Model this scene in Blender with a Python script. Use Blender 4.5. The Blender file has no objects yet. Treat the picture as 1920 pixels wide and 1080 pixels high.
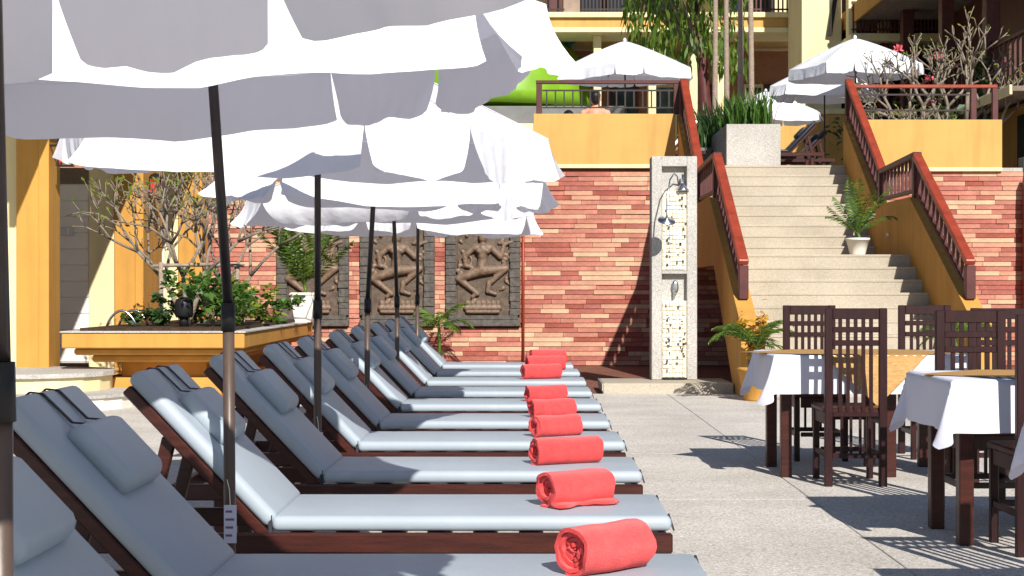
import bpy, bmesh, math, random
from mathutils import Vector, Matrix, Quaternion
random.seed(7)
R = math.radians
scene = bpy.context.scene
C = scene.collection

# ------------------------------------------------------------------ camera, sky, sun, exposure
F = 2900.0                       # focal length in photo pixels, survey constant
H = 1.18                         # eye height
cam_d = bpy.data.cameras.new('camera'); cam = bpy.data.objects.new('camera', cam_d); C.objects.link(cam)
cam.location = (0, 0, H); cam.rotation_euler = (R(90), 0, 0)
cam_d.sensor_width = 36; cam_d.lens = F / 1920 * 36
cam_d.shift_x = -25 / 1920; cam_d.shift_y = 5 / 1920
cam_d.clip_start = .05; cam_d.clip_end = 3000
scene.camera = cam

SUN = Vector((-.42, 1.38, -1.0)).normalized()
w = bpy.data.worlds.new('World'); scene.world = w; w.use_nodes = True
nt = w.node_tree; nt.nodes.clear()
sky = nt.nodes.new('ShaderNodeTexSky'); sky.sky_type = 'NISHITA'; sky.sun_disc = False
sky.sun_elevation = math.asin(-SUN.z); sky.sun_rotation = math.atan2(-SUN.x, -SUN.y)
sky.air_density = 1.0; sky.dust_density = .3; sky.ozone_density = 2.5
bg = nt.nodes.new('ShaderNodeBackground'); bg.inputs[1].default_value = .068
out = nt.nodes.new('ShaderNodeOutputWorld')
nt.links.new(sky.outputs[0], bg.inputs[0]); nt.links.new(bg.outputs[0], out.inputs[0])
sd = bpy.data.lights.new('sun', 'SUN'); sd.energy = 5.0; sd.angle = R(.5); sd.color = (1, .955, .88)
so = bpy.data.objects.new('sun', sd); C.objects.link(so); so.location = (20, -40, 50)
so.rotation_euler = SUN.to_track_quat('-Z', 'Y').to_euler()
vs = scene.view_settings; vs.view_transform = 'Standard'; vs.look = 'None'; vs.exposure = .45; vs.gamma = 1
scene.cycles.max_bounces = 6; scene.cycles.diffuse_bounces = 4; scene.cycles.transparent_max_bounces = 8

def P(px, py, d):                # survey: photo pixel at distance d -> world point
    return Vector(((px - 985) * d / F, d, H - (py - 545) * d / F))
def X(px, d): return (px - 985) * d / F
def Z(py, d): return H - (py - 545) * d / F

# ------------------------------------------------------------------ materials
MATS = {}
def mat(name, col, rough=.7, var=.12, scale=6, bump=0, bscale=60, spec=.3, col2=None, detail=4, stretch=None, metal=0, sheen=0, streak=0):
    if name in MATS: return MATS[name]
    m = bpy.data.materials.new(name); m.use_nodes = True; MATS[name] = m
    n = m.node_tree.nodes; l = m.node_tree.links; b = n['Principled BSDF']
    tc = n.new('ShaderNodeTexCoord'); src = tc.outputs['Object']
    if stretch:
        mp = n.new('ShaderNodeMapping'); mp.inputs['Scale'].default_value = stretch; l.new(src, mp.inputs[0]); src = mp.outputs[0]
    no = n.new('ShaderNodeTexNoise'); no.inputs['Scale'].default_value = scale; no.inputs['Detail'].default_value = detail
    no.inputs['Roughness'].default_value = .62
    l.new(src, no.inputs['Vector'])
    cr = n.new('ShaderNodeValToRGB')
    c2 = col2 or tuple(min(1, c * (1 + var)) for c in col); c1 = col if col2 else tuple(c * (1 - var) for c in col)
    cr.color_ramp.elements[0].position = .3; cr.color_ramp.elements[1].position = .7
    cr.color_ramp.elements[0].color = (*c1, 1); cr.color_ramp.elements[1].color = (*c2, 1)
    l.new(no.outputs['Fac'], cr.inputs[0]); l.new(cr.outputs[0], b.inputs['Base Color'])
    if streak:
        m2 = n.new('ShaderNodeMapping'); m2.inputs['Scale'].default_value = (5, 5, .45); l.new(tc.outputs['Object'], m2.inputs[0])
        n2 = n.new('ShaderNodeTexNoise'); n2.inputs['Scale'].default_value = 1.3; n2.inputs['Detail'].default_value = 7; l.new(m2.outputs[0], n2.inputs['Vector'])
        r2 = n.new('ShaderNodeValToRGB'); r2.color_ramp.elements[0].position = .28; r2.color_ramp.elements[1].position = .55
        r2.color_ramp.elements[0].color = (1-streak, 1-streak*1.05, 1-streak*1.1, 1); r2.color_ramp.elements[1].color = (1, 1, 1, 1); l.new(n2.outputs['Fac'], r2.inputs[0])
        mx = n.new('ShaderNodeMix'); mx.data_type = 'RGBA'; mx.blend_type = 'MULTIPLY'; mx.inputs[0].default_value = 1
        l.new(cr.outputs[0], mx.inputs[6]); l.new(r2.outputs[0], mx.inputs[7]); l.new(mx.outputs[2], b.inputs['Base Color'])
    b.inputs['Roughness'].default_value = rough; b.inputs['Specular IOR Level'].default_value = spec; b.inputs['Metallic'].default_value = metal
    if sheen: b.inputs['Sheen Weight'].default_value = sheen
    if bump:
        nb = n.new('ShaderNodeTexNoise'); nb.inputs['Scale'].default_value = bscale; nb.inputs['Detail'].default_value = 5
        l.new(src, nb.inputs['Vector'])
        bp = n.new('ShaderNodeBump'); bp.inputs['Strength'].default_value = bump; bp.inputs['Distance'].default_value = .01
        l.new(nb.outputs['Fac'], bp.inputs['Height']); l.new(bp.outputs[0], b.inputs['Normal'])
    return m

def cloth_mat(name, col, trans, bump=.15, fac=.3):
    m = bpy.data.materials.new(name); m.use_nodes = True; MATS[name] = m
    n = m.node_tree.nodes; l = m.node_tree.links; n.remove(n['Principled BSDF'])
    tc = n.new('ShaderNodeTexCoord')
    d = n.new('ShaderNodeBsdfDiffuse'); d.inputs[0].default_value = (*col, 1)
    t = n.new('ShaderNodeBsdfTranslucent'); t.inputs[0].default_value = (*trans, 1)
    no = n.new('ShaderNodeTexNoise'); no.inputs['Scale'].default_value = 5; no.inputs['Detail'].default_value = 3
    l.new(tc.outputs['Object'], no.inputs['Vector'])
    bp = n.new('ShaderNodeBump'); bp.inputs['Strength'].default_value = bump; bp.inputs['Distance'].default_value = .04
    l.new(no.outputs['Fac'], bp.inputs['Height']); l.new(bp.outputs[0], d.inputs['Normal'])
    mx = n.new('ShaderNodeMixShader'); mx.inputs[0].default_value = fac
    l.new(d.outputs[0], mx.inputs[1]); l.new(t.outputs[0], mx.inputs[2]); l.new(mx.outputs[0], n['Material Output'].inputs[0])
    return m

def floor_mat(name, base, dark, light, scale=110):
    m = bpy.data.materials.new(name); m.use_nodes = True; MATS[name] = m
    n = m.node_tree.nodes; l = m.node_tree.links; b = n['Principled BSDF']
    tc = n.new('ShaderNodeTexCoord'); g = n.new('ShaderNodeNewGeometry')
    vo = n.new('ShaderNodeTexVoronoi'); vo.inputs['Scale'].default_value = scale
    l.new(g.outputs['Position'], vo.inputs['Vector'])
    sp = n.new('ShaderNodeSeparateColor'); l.new(vo.outputs['Color'], sp.inputs[0])
    cr = n.new('ShaderNodeValToRGB'); e = cr.color_ramp.elements
    e[0].position = 0; e[0].color = (*dark, 1); e[1].position = 1; e[1].color = (*light, 1)
    e2 = cr.color_ramp.elements.new(.3); e2.color = (*base, 1); e3 = cr.color_ramp.elements.new(.75); e3.color = (*base, 1)
    l.new(sp.outputs[0], cr.inputs[0])
    no = n.new('ShaderNodeTexNoise'); no.inputs['Scale'].default_value = 1.1; no.inputs['Detail'].default_value = 6
    l.new(g.outputs['Position'], no.inputs['Vector'])
    c2 = n.new('ShaderNodeValToRGB'); c2.color_ramp.elements[0].position = .3; c2.color_ramp.elements[1].position = .72
    c2.color_ramp.elements[0].color = (.80, .79, .77, 1); c2.color_ramp.elements[1].color = (1.06, 1.05, 1.04, 1)
    l.new(no.outputs['Fac'], c2.inputs[0])
    mx = n.new('ShaderNodeMix'); mx.data_type = 'RGBA'; mx.blend_type = 'MULTIPLY'; mx.inputs[0].default_value = 1
    l.new(cr.outputs[0], mx.inputs[6]); l.new(c2.outputs[0], mx.inputs[7]); l.new(mx.outputs[2], b.inputs['Base Color'])
    b.inputs['Roughness'].default_value = .85; b.inputs['Specular IOR Level'].default_value = .2
    bp = n.new('ShaderNodeBump'); bp.inputs['Strength'].default_value = .25; bp.inputs['Distance'].default_value = .004
    l.new(vo.outputs['Distance'], bp.inputs['Height']); l.new(bp.outputs[0], b.inputs['Normal'])
    return m

def leaf_mat(name, c1, c2, tr=.35):
    m = bpy.data.materials.new(name); m.use_nodes = True; MATS[name] = m
    n = m.node_tree.nodes; l = m.node_tree.links; b = n['Principled BSDF']
    g = n.new('ShaderNodeNewGeometry'); cr = n.new('ShaderNodeValToRGB')
    cr.color_ramp.elements[0].color = (*c1, 1); cr.color_ramp.elements[1].color = (*c2, 1)
    l.new(g.outputs['Random Per Island'], cr.inputs[0]); l.new(cr.outputs[0], b.inputs['Base Color'])
    b.inputs['Roughness'].default_value = .45
    t = n.new('ShaderNodeBsdfTranslucent'); l.new(cr.outputs[0], t.inputs[0])
    mx = n.new('ShaderNodeMixShader'); mx.inputs[0].default_value = tr
    l.new(b.outputs[0], mx.inputs[1]); l.new(t.outputs[0], mx.inputs[2]); l.new(mx.outputs[0], n['Material Output'].inputs[0])
    return m

M_canvas = cloth_mat('white_canvas', (.85, .85, .89), (.72, .70, .86), .45, .19)
M_linen = cloth_mat('table_linen', (.79, .79, .88), (.68, .68, .86), .2, .18)
M_floor = floor_mat('aggregate', (.585, .545, .50), (.34, .31, .28), (.78, .74, .69))
M_tile = floor_mat('red_paving', (.20, .085, .06), (.12, .05, .04), (.28, .15, .11), 60)
M_stairs = floor_mat('step_stone', (.45, .395, .315), (.36, .31, .24), (.54, .49, .41), 130)
M_granite = floor_mat('granite', (.48, .46, .43), (.25, .24, .23), (.70, .68, .65), 160)
M_joint = mat('joint', (.20, .17, .13), .95)
M_orange = mat('ochre_stucco', (.53, .27, .058), .8, .08, 1.6, .25, 120, streak=.16)
M_parapet = mat('yellow_stucco', (.56, .33, .098), .8, .07, 1.3, .25, 120, streak=.14)
M_cream = mat('cream_stucco', (.76, .65, .37), .8, .06, 1.2, .2, 120, streak=.12)
M_white = mat('white_paint', (.78, .74, .66), .6, .05, 2, .05)
M_brownstucco = M_orange
M_wood = mat('mahogany', (.027, .0065, .005), .34, .5, 5, .12, 40, .4, (.066, .015, .009), 6, (1, 9, 9))
M_chair = mat('dark_mahogany', (.014, .004, .005), .38, .4, 7, .1, 50, .35, (.034, .008, .008), 5, (8, 8, 1))
M_redrail = mat('red_timber', (.26, .040, .018), .42, .25, 6, .15, 50, .4)
M_maroon = mat('maroon_timber', (.085, .022, .020), .5, .25, 6, .1, 50, .35)
M_vinyl = mat('grey_vinyl', (.345, .395, .445), .5, .05, 3, .12, 18, .35)
M_vinylw = mat('white_vinyl', (.75, .76, .78), .5, .04, 3, .05, 200)
M_vinylb = mat('black_vinyl', (.02, .022, .03), .4, .1, 3, .05, 200)
M_strap = mat('dark_strap', (.03, .032, .04), .7)
M_towel = mat('coral_terry', (.86, .062, .062), .95, .18, 30, .7, 480, .1, sheen=.25)
M_pole_lo = mat('bronze_pole', (.05, .034, .027), .4, .3, 10, .1, 60, .4, (.105, .07, .052), 5, (1, 1, .3))
M_pole_up = mat('dark_pole', (.035, .028, .028), .35, .3, 10, .05, 60, .5, metal=.3)
M_black = mat('black_plastic', (.012, .012, .013), .45, .1)
M_metal = mat('chrome', (.55, .55, .57), .25, .05, metal=1)
M_iron = mat('iron_bar', (.035, .022, .02), .5, .2)
M_pebble = mat('cream_tile', (.76, .70, .56), .7, .1, 20, .2, 120)
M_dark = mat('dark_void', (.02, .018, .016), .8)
M_glass = mat('window_glass', (.03, .045, .05), .06, .2, 1, 0, 1, .8)
M_stone = mat('carved_stone', (.06, .044, .034), .75, .3, 14, .8, 45, .3, (.15, .11, .08), 8)
M_figure = mat('bronze_stone', (.10, .065, .043), .5, .3, 18, .6, 60, .4, (.23, .155, .105), 8)
M_block = mat('grey_stone', (.055, .050, .045), .85, .3, 12, .9, 40, .25, (.14, .125, .11), 8)
M_bamboo = mat('gold_cloth', (.36, .19, .06), .65, .25, 30, .3, 150, .3, (.56, .33, .12), 5, (1, 12, 1))
M_lime = mat('lime_fibreglass', (.17, .34, .018), .35, .15, 2.5, 0, 1, .4)
M_dgreen = mat('dark_green_fibreglass', (.01, .09, .05), .35, .1)
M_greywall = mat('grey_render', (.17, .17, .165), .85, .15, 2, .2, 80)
M_soil = mat('soil', (.05, .028, .016), .95, .4, 30, .8, 40)
M_bark = mat('grey_bark', (.22, .18, .14), .9, .35, 18, .7, 40, .2)
M_palmbark = mat('palm_bark', (.30, .23, .18), .9, .3, 14, .6, 30, .2, None, 4, (1, 1, 5))
M_skin = mat('skin', (.62, .30, .20), .5, .08, 8)
M_hair = mat('dark_hair', (.012, .008, .007), .5)
M_lantern = mat('red_lantern', (.55, .03, .012), .5)
M_leaf = leaf_mat('leaf_green', (.035, .10, .012), (.10, .20, .03))
M_leafb = leaf_mat('leaf_bright', (.06, .14, .012), (.20, .30, .04), .5)
M_leafd = leaf_mat('leaf_dark', (.02, .055, .015), (.06, .12, .03))
M_leafy = leaf_mat('leaf_yellow', (.10, .17, .015), (.26, .28, .03))
M_frond = leaf_mat('frond_green', (.04, .12, .012), (.16, .24, .03))
M_pink = mat('pink_blossom', (.65, .12, .16), .7)
M_orangeleaf = leaf_mat('dry_leaf', (.45, .20, .015), (.62, .38, .05))
M_roof = mat('roof_tile', (.20, .16, .13), .9, .25, 8, .4, 30)
BR = [mat('brick_red', (.36, .12, .092), .88, .28, 5, .9, 30), mat('brick_salmon', (.44, .18, .13), .88, .25, 5, .9, 30),
      mat('brick_peach', (.52, .275, .185), .88, .22, 5, .9, 30), mat('brick_cream', (.57, .37, .24), .88, .2, 5, .9, 30),
      mat('brick_dark', (.30, .085, .06), .88, .28, 5, .9, 30)]
M_mortar = mat('mortar', (.17, .07, .045), .95, .2, 20, .3)

# ------------------------------------------------------------------ mesh helpers
class MB:
    def __init__(s): s.v = []; s.f = []; s.m = []
    def add(s, vs, fs, mi=0):
        o = len(s.v); s.v += [tuple(v) for v in vs]
        for f in fs: s.f.append([i + o for i in f]); s.m.append(mi)
        return s
    def box(s, a, b, c=0.0, mi=0, M=None):
        """box from min a to max b, chamfer c"""
        x0, y0, z0 = a; x1, y1, z1 = b
        if x1 < x0: x0, x1 = x1, x0
        if y1 < y0: y0, y1 = y1, y0
        if z1 < z0: z0, z1 = z1, z0
        c = min(c, (x1-x0)*.49, (y1-y0)*.49, (z1-z0)*.49)
        if c <= 0:
            vs = [(x, y, z) for x in (x0, x1) for y in (y0, y1) for z in (z0, z1)]
            fs = [(0,1,3,2), (4,6,7,5), (0,4,5,1), (2,3,7,6), (0,2,6,4), (1,5,7,3)]
        else:
            vs = []; idx = {}
            for i, x in enumerate((x0, x1)):
                for j, y in enumerate((y0, y1)):
                    for k, z in enumerate((z0, z1)):
                        sx, sy, sz = (1, -1)[i], (1, -1)[j], (1, -1)[k]
                        idx[i,j,k,0] = len(vs); vs.append((x, y+sy*c, z+sz*c))
                        idx[i,j,k,1] = len(vs); vs.append((x+sx*c, y, z+sz*c))
                        idx[i,j,k,2] = len(vs); vs.append((x+sx*c, y+sy*c, z))
            fs = []
            for i in (0, 1):
                q = [idx[i,0,0,0], idx[i,1,0,0], idx[i,1,1,0], idx[i,0,1,0]]; fs.append(q if i else q[::-1])
                q = [idx[0,i,0,1], idx[0,i,1,1], idx[1,i,1,1], idx[1,i,0,1]]; fs.append(q if i else q[::-1])
                q = [idx[0,0,i,2], idx[1,0,i,2], idx[1,1,i,2], idx[0,1,i,2]]; fs.append(q if i else q[::-1])
            for i in (0, 1):
                for j in (0, 1):
                    q = [idx[i,j,0,0], idx[i,j,0,1], idx[i,j,1,1], idx[i,j,1,0]]; fs.append(q if i == j else q[::-1])
                    q = [idx[i,0,j,0], idx[i,0,j,2], idx[i,1,j,2], idx[i,1,j,0]]; fs.append(q[::-1] if i == j else q)
                    q = [idx[0,i,j,1], idx[0,i,j,2], idx[1,i,j,2], idx[1,i,j,1]]; fs.append(q if i == j else q[::-1])
            for i in (0, 1):
                for j in (0, 1):
                    for k in (0, 1):
                        q = [idx[i,j,k,0], idx[i,j,k,1], idx[i,j,k,2]]; fs.append(q[::-1] if (i+j+k) % 2 else q)
        if M is not None: vs = [M @ Vector(v) for v in vs]
        return s.add(vs, fs, mi)
    def bar(s, p0, p1, w, h, up=(0,0,1), c=.0, mi=0):
        p0 = Vector(p0); p1 = Vector(p1); d = (p1-p0); L = d.length; d.normalize(); up = Vector(up)
        side = d.cross(up)
        if side.length < 1e-4: side = d.cross(Vector((1,0,0)))
        side.normalize(); u = side.cross(d).normalized()
        M = Matrix((( d.x, side.x, u.x, p0.x), (d.y, side.y, u.y, p0.y), (d.z, side.z, u.z, p0.z), (0,0,0,1)))
        return s.box((0, -w/2, -h/2), (L, w/2, h/2), c, mi, M)
    def tube(s, pts, rad, n=8, cap=True, mi=0):
        pts = [Vector(p) for p in pts]
        if not isinstance(rad, (list, tuple)): rad = [rad]*len(pts)
        vs = []; fs = []; ref = None
        for i, p in enumerate(pts):
            d = (pts[min(i+1, len(pts)-1)] - pts[max(i-1, 0)]).normalized()
            if ref is None:
                ref = d.orthogonal().normalized()
            ref = (ref - d*ref.dot(d)); ref = ref.normalized() if ref.length > 1e-5 else d.orthogonal().normalized()
            b = d.cross(ref)
            for k in range(n):
                a = 2*math.pi*k/n; vs.append(p + (ref*math.cos(a) + b*math.sin(a))*rad[i])
        for i in range(len(pts)-1):
            for k in range(n):
                fs.append((i*n+k, i*n+(k+1) % n, (i+1)*n+(k+1) % n, (i+1)*n+k))
        if cap:
            fs.append(tuple(range(n))[::-1]); fs.append(tuple((len(pts)-1)*n+k for k in range(n)))
        return s.add(vs, fs, mi)
    def lathe(s, prof, n=24, c=(0,0,0), mi=0, ax='z'):
        vs = []; fs = []
        for r, h in prof:
            for k in range(n):
                a = 2*math.pi*k/n
                v = (r*math.cos(a), r*math.sin(a), h)
                if ax == 'y': v = (v[0], v[2], v[1])
                if ax == 'x': v = (v[2], v[0], v[1])
                vs.append((v[0]+c[0], v[1]+c[1], v[2]+c[2]))
        for i in range(len(prof)-1):
            for k in range(n): fs.append((i*n+k, i*n+(k+1) % n, (i+1)*n+(k+1) % n, (i+1)*n+k))
        fs.append(tuple(range(n))[::-1]); fs.append(tuple((len(prof)-1)*n+k for k in range(n)))
        return s.add(vs, fs, mi)
    def prism_x(s, poly, x0, x1, mi=0):
        """polygon of (y,z) extruded along x"""
        n = len(poly); vs = [(x0, y, z) for y, z in poly] + [(x1, y, z) for y, z in poly]
        fs = [tuple(range(n)), tuple(range(2*n-1, n-1, -1))] + [(i, n+i, n+(i+1) % n, (i+1) % n) for i in range(n)]
        return s.add(vs, fs, mi)
    def prism_z(s, poly, z0, z1, mi=0):
        n = len(poly); vs = [(x, y, z0) for x, y in poly] + [(x, y, z1) for x, y in poly]
        fs = [tuple(range(n))[::-1], tuple(range(n, 2*n))] + [(i, (i+1) % n, n+(i+1) % n, n+i) for i in range(n)]
        return s.add(vs, fs, mi)
    def mesh(s, name, mats, smooth=False, fix=True):
        me = bpy.data.meshes.new(name); me.from_pydata(s.v, [], s.f)
        for m in (mats if isinstance(mats, (list, tuple)) else [mats]): me.materials.append(m)
        me.polygons.foreach_set('material_index', s.m)
        if fix:
            bm = bmesh.new(); bm.from_mesh(me); bmesh.ops.recalc_face_normals(bm, faces=bm.faces); bm.to_mesh(me); bm.free()
        if smooth: me.polygons.foreach_set('use_smooth', [True]*len(me.polygons))
        me.update(); return me
    def build(s, name, mats, parent=None, smooth=False, loc=None, fix=True):
        return link(name, s.mesh(name, mats, smooth, fix), parent, loc)

def link(name, me, parent=None, loc=None, rot=None):
    o = bpy.data.objects.new(name, me); C.objects.link(o)
    if parent is not None: o.parent = parent
    if loc is not None: o.location = loc
    if rot is not None: o.rotation_euler = rot
    return o
def tag(o, label=None, cat=None, group=None, kind=None):
    if label: o['label'] = label
    if cat: o['category'] = cat
    if group: o['group'] = group
    if kind: o['kind'] = kind
    return o
def thing(name, label, cat, loc=(0,0,0), rz=0, group=None):
    o = bpy.data.objects.new(name, None); C.objects.link(o); o.empty_display_size = .1
    o.location = loc; o.rotation_euler = (0, 0, rz)
    return tag(o, label, cat, group)
def copy_tree(o, parent=None):
    c = o.copy(); C.objects.link(c); c.parent = parent
    for ch in list(o.children): copy_tree(ch, c)
    return c
def auto(o, ang=40):
    me = o.data; me.polygons.foreach_set('use_smooth', [True]*len(me.polygons))
    bm = bmesh.new(); bm.from_mesh(me)
    for e in bm.edges:
        if len(e.link_faces) == 2 and e.calc_face_angle(0) > R(ang): e.smooth = False
    bm.to_mesh(me); bm.free(); return o
def rbox(a, b, r, seg=4, puff=0):
    """soft cushion: rounded box with slight crown; returns MB"""
    bm = bmesh.new(); bmesh.ops.create_cube(bm, size=1)
    for v in bm.verts:
        v.co = Vector([a[i] + (v.co[i]+.5)*(b[i]-a[i]) for i in range(3)])
    bmesh.ops.bevel(bm, geom=list(bm.edges), offset=r, segments=seg, profile=.5, affect='EDGES')
    mb = MB(); mb.add([v.co.copy() for v in bm.verts], [[v.index for v in f.verts] for f in bm.faces]) if not bm.verts.index_update() else None
    bm.free(); return mb
def blob(caps, voxel, name, mats, smooth_it=3):
    """tapered capsules fused into one continuous skin"""
    mb = MB()
    for p0, r0, p1, r1 in caps:
        p0 = Vector(p0); p1 = Vector(p1); d = p1-p0
        if d.length < 1e-5: d = Vector((0,0,1e-4))
        u = d.normalized(); pts = []; rr = []
        for a in (-85, -60, -30, 0): pts.append(p0+u*r0*math.sin(R(a))); rr.append(r0*math.cos(R(a)))
        for a in (0, 30, 60, 85): pts.append(p1+u*(r1*math.sin(R(a))+1e-4)); rr.append(r1*math.cos(R(a)))
        mb.tube(pts, rr, 12)
    me = mb.mesh(name+'_raw', mats); o = bpy.data.objects.new(name+'_tmp', me); C.objects.link(o)
    m = o.modifiers.new('r', 'REMESH'); m.mode = 'VOXEL'; m.voxel_size = voxel
    s_ = o.modifiers.new('s', 'SMOOTH'); s_.factor = .5; s_.iterations = smooth_it
    dg = bpy.context.evaluated_depsgraph_get(); e = o.evaluated_get(dg)
    nm = bpy.data.meshes.new_from_object(e); nm.name = name
    bpy.data.objects.remove(o); nm.polygons.foreach_set('use_smooth', [True]*len(nm.polygons))
    nm.materials.clear(); nm.materials.append(mats)
    return nm

ORD = ['nearest', 'second', 'third', 'fourth', 'fifth', 'sixth', 'seventh', 'eighth', 'ninth', 'tenth', 'eleventh', 'twelfth']

# ================================================================== SETTING
DW = 24.4                                                         # plane of the brick wall
g = MB(); g.box((-400, -60, -.5), (400, 900, -.05)).build('ground', M_joint)
tag(bpy.data.objects['ground'], kind='structure')
# paving slabs of the terrace with open joints
pav = MB().box((-40, -12, -.049), (40, 17.7, -.030)).build('terrace_paving', M_joint); tag(pav, kind='structure')
xs = [-8.2, -5.75, -3.3, -.83, 1.62, 4.07, 6.52, 9]; ys = [-4, -1.2, 1.3, 3.8, 6.28, 8.75, 11.2, 13.7, 16.2, 17.7]
for i in range(len(xs)-1):
    for j in range(len(ys)-1):
        MB().box((xs[i]+.003, ys[j]+.003, -.029), (xs[i+1]-.003, ys[j+1]-.003, 0), .003).build('paving_slab', M_floor, pav)
rp = MB().box((-9, 17.72, -.049), (11, DW, -.006)).build('red_pavement', M_tile); tag(rp, kind='structure')
tr = MB().box((-14, DW+.14, -.049), (40, 95, 3.13)).build('upper_terrace', M_granite); tag(tr, kind='structure')

# ------------------------------------------------------------------ brick walls
def brick_wall(name, label, x0, x1, z1, holes, vis, cap=300):
    root = thing(name, label, 'wall', ((x0+x1)/2, DW, 0)); ox = (x0+x1)/2
    MB().box((x0-ox, .0, -.04), (x1-ox, .12, z1)).build('mortar', M_mortar, root)
    hgt = .0745; rows = int(z1/hgt); singles = []; rest = MB(); rng = random.Random(3)
    cache = {}
    for r in range(rows):
        x = x0 - rng.random()*.3; last = -1
        while x < x1:
            L = rng.choice((.28, .36, .45, .45, .55, .55, .7, .85, 1.0)); a, b = max(x, x0), min(x+L, x1); x += L
            z = r*hgt
            mi = rng.choices((0,1,2,3,4), (24,30,24,14,8))[0]
            if mi == last: mi = (mi+rng.choice((1,2))) % 5
            last = mi
            segs = [(a, b)]
            for hx0, hx1, hz0, hz1 in holes:
                if z+hgt > hz0+.01 and z < hz1-.01:
                    ns = []
                    for p, q in segs:
                        if q <= hx0 or p >= hx1: ns.append((p, q))
                        else:
                            if p < hx0-.03: ns.append((p, hx0))
                            if q > hx1+.03: ns.append((hx1, q))
                    segs = ns
            for p, q in segs:
                if q-p > .02: singles.append((p, q, z, mi, rng.choice((.010, .016, .022, .03))))
    def key(t):
        m = (t[0]+t[1])/2
        inside = vis[0] <= m <= vis[1]
        return (0 if inside else 1, -(t[1]-t[0]))
    singles.sort(key=key)
    for i, (p, q, z, mi, th) in enumerate(singles):
        if i < cap:
            k = (round(q-p, 2), mi, th)
            if k not in cache:
                cache[k] = MB().box((-(q-p)/2+.002, -th, .003), ((q-p)/2-.002, .004, hgt-.004), .0025).mesh('brick', BR[mi])
            link('brick', cache[k], root, ((p+q)/2-ox, 0, z))
        else:
            rest.box((p-ox+.002, -th, z+.003), (q-ox-.002, .004, z+hgt-.004), .0025, mi)
    if len(singles) > cap: tag(rest.build('brick_courses', BR, root), kind='stuff')
    return root
PAN = [(-3.92, -2.78), (-2.61, -1.43), (-1.26, -.08)]; PZ0, PZ1 = .62, 2.32
brick_wall('brick_wall', 'long wall of uneven red and cream bricks behind the carved panels', -5.3, 5.0, 3.12,
           [(a, b, PZ0, PZ1) for a, b in PAN], (-.1, 2.1))
brick_wall('brick_wall', 'short brick wall to the right of the stairs under the yellow parapet', 5.02, 7.85, 3.06, [], (5.9, 7.9))

# parapets over the brick walls
def parapet(label, x0, x1, z0, z1):
    r = thing('parapet', label, 'parapet', ((x0+x1)/2, DW, z0)); hw = (x1-x0)/2
    MB().box((-hw, -.06, 0), (hw, .20, z1-z0), .008).build('wall_face', M_parapet, r)
    MB().box((-hw-.0, -.075, -.025), (hw, .0, .035), .006).build('moulding', M_cream, r)
    return r
parapet('yellow rendered parapet above the brick wall left of the stairs', X(1000, DW), 2.36, Z(313, DW), Z(214, DW))
parapet('yellow rendered parapet above the brick wall right of the stairs', 5.2, X(1877, DW), Z(319, DW), Z(225, DW))

# terrace railings
def rail_thing(label, x0, x1, zb, zt, kind):
    r = thing('terrace_railing', label, 'railing', ((x0+x1)/2, DW+.06, zb)); hw = (x1-x0)/2; h = zt-zb
    MB().box((-hw, -.035, h-.055), (hw, .035, h), .008).build('top_rail', M_redrail if kind else M_maroon, r)
    for sx in (-hw+.05, hw-.05) if not kind else (hw-.04, hw-.38):
        MB().box((sx-.045, -.04, 0), (sx+.045, .04, h-.056), .006).build('post', M_maroon, r)
    if not kind:
        MB().box((-hw+.1, -.012, h-.17), (hw-.1, .012, h-.145)).build('bar', M_iron, r)
        MB().box((-hw+.1, -.012, .10), (hw-.1, .012, .12)).build('bar', M_iron, r)
        n = 15; me = MB().box((-.011, -.011, .121), (.011, .011, h-.171)).mesh('baluster', M_iron)
        for i in range(n): link('baluster', me, r, (-hw+.1+(i+.5)*(2*hw-.2)/n, 0, 0))
    else:
        for zz in (h-.17, h-.42): MB().box((-hw+.05, -.014, zz), (hw-.45, .014, zz+.026)).build('bar', M_iron, r)
    return r
rail_thing('dark iron railing with maroon top rail on the left yellow parapet', X(1005, DW), 2.44, Z(214, DW), Z(150, DW), 0)
rail_thing('red railing with two horizontal bars on the right yellow parapet', 5.12, X(1872, DW), Z(225, DW), Z(158, DW), 1)

# ------------------------------------------------------------------ staircase
XL, XR = 2.5, 5.1
st = thing('staircase', 'wide sand coloured stone staircase climbing to the upper terrace', 'stairs', ((XL+XR)/2, 17.3, 0)); ox = (XL+XR)/2; oy = 17.3
y = 17.3; z = 0; ris = .165
for i in range(10):
    z += ris; nxt = y+.31 if i < 9 else 22.1
    MB().box((XL+.1-ox, y-oy, z-ris-.0 if i else -.03), (XR-.1-ox, nxt-oy+.05, z-.034)).build('riser', M_stairs, st)
    MB().box((XL+.1-ox, y-oy-.008, z-.033), (XR-.1-ox, nxt-oy+.03, z), .005).build('tread', M_stairs, st)
    y = nxt
for i in range(9):
    z += ris; nxt = y+.258 if i < 8 else DW+.5
    MB().box((XL+.1-ox, y-oy, z-ris), (XR-.1-ox, nxt-oy+.05, z-.034)).build('riser', M_stairs, st)
    MB().box((XL+.1-ox, y-oy-.008, z-.033), (XR-.1-ox, nxt-oy+.03, z+(.003 if i == 8 else 0)), .005).build('tread', M_stairs, st)
    y = nxt
def wall_part(name, poly, x0, x1, m):
    mb = MB().prism_x([(a-oy, b) for a, b in poly], x0-ox, x1-ox); return mb.build(name, m, st)
wall_part('side_wall', [(17.2,-.03), (17.2,.78), (20.15,2.40), (22.1,2.40), (24.34,3.86), (24.34,1.5), (19.7,1.5), (17.75,-.03)], XL-.1, XL+.099, M_orange)
wall_part('side_wall', [(17.2,-.03), (17.2,.78), (20.15,2.40), (22.1,2.40), (24.34,3.86), (24.34,-.03)], XR-.099, XR+.1, M_orange)
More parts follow.
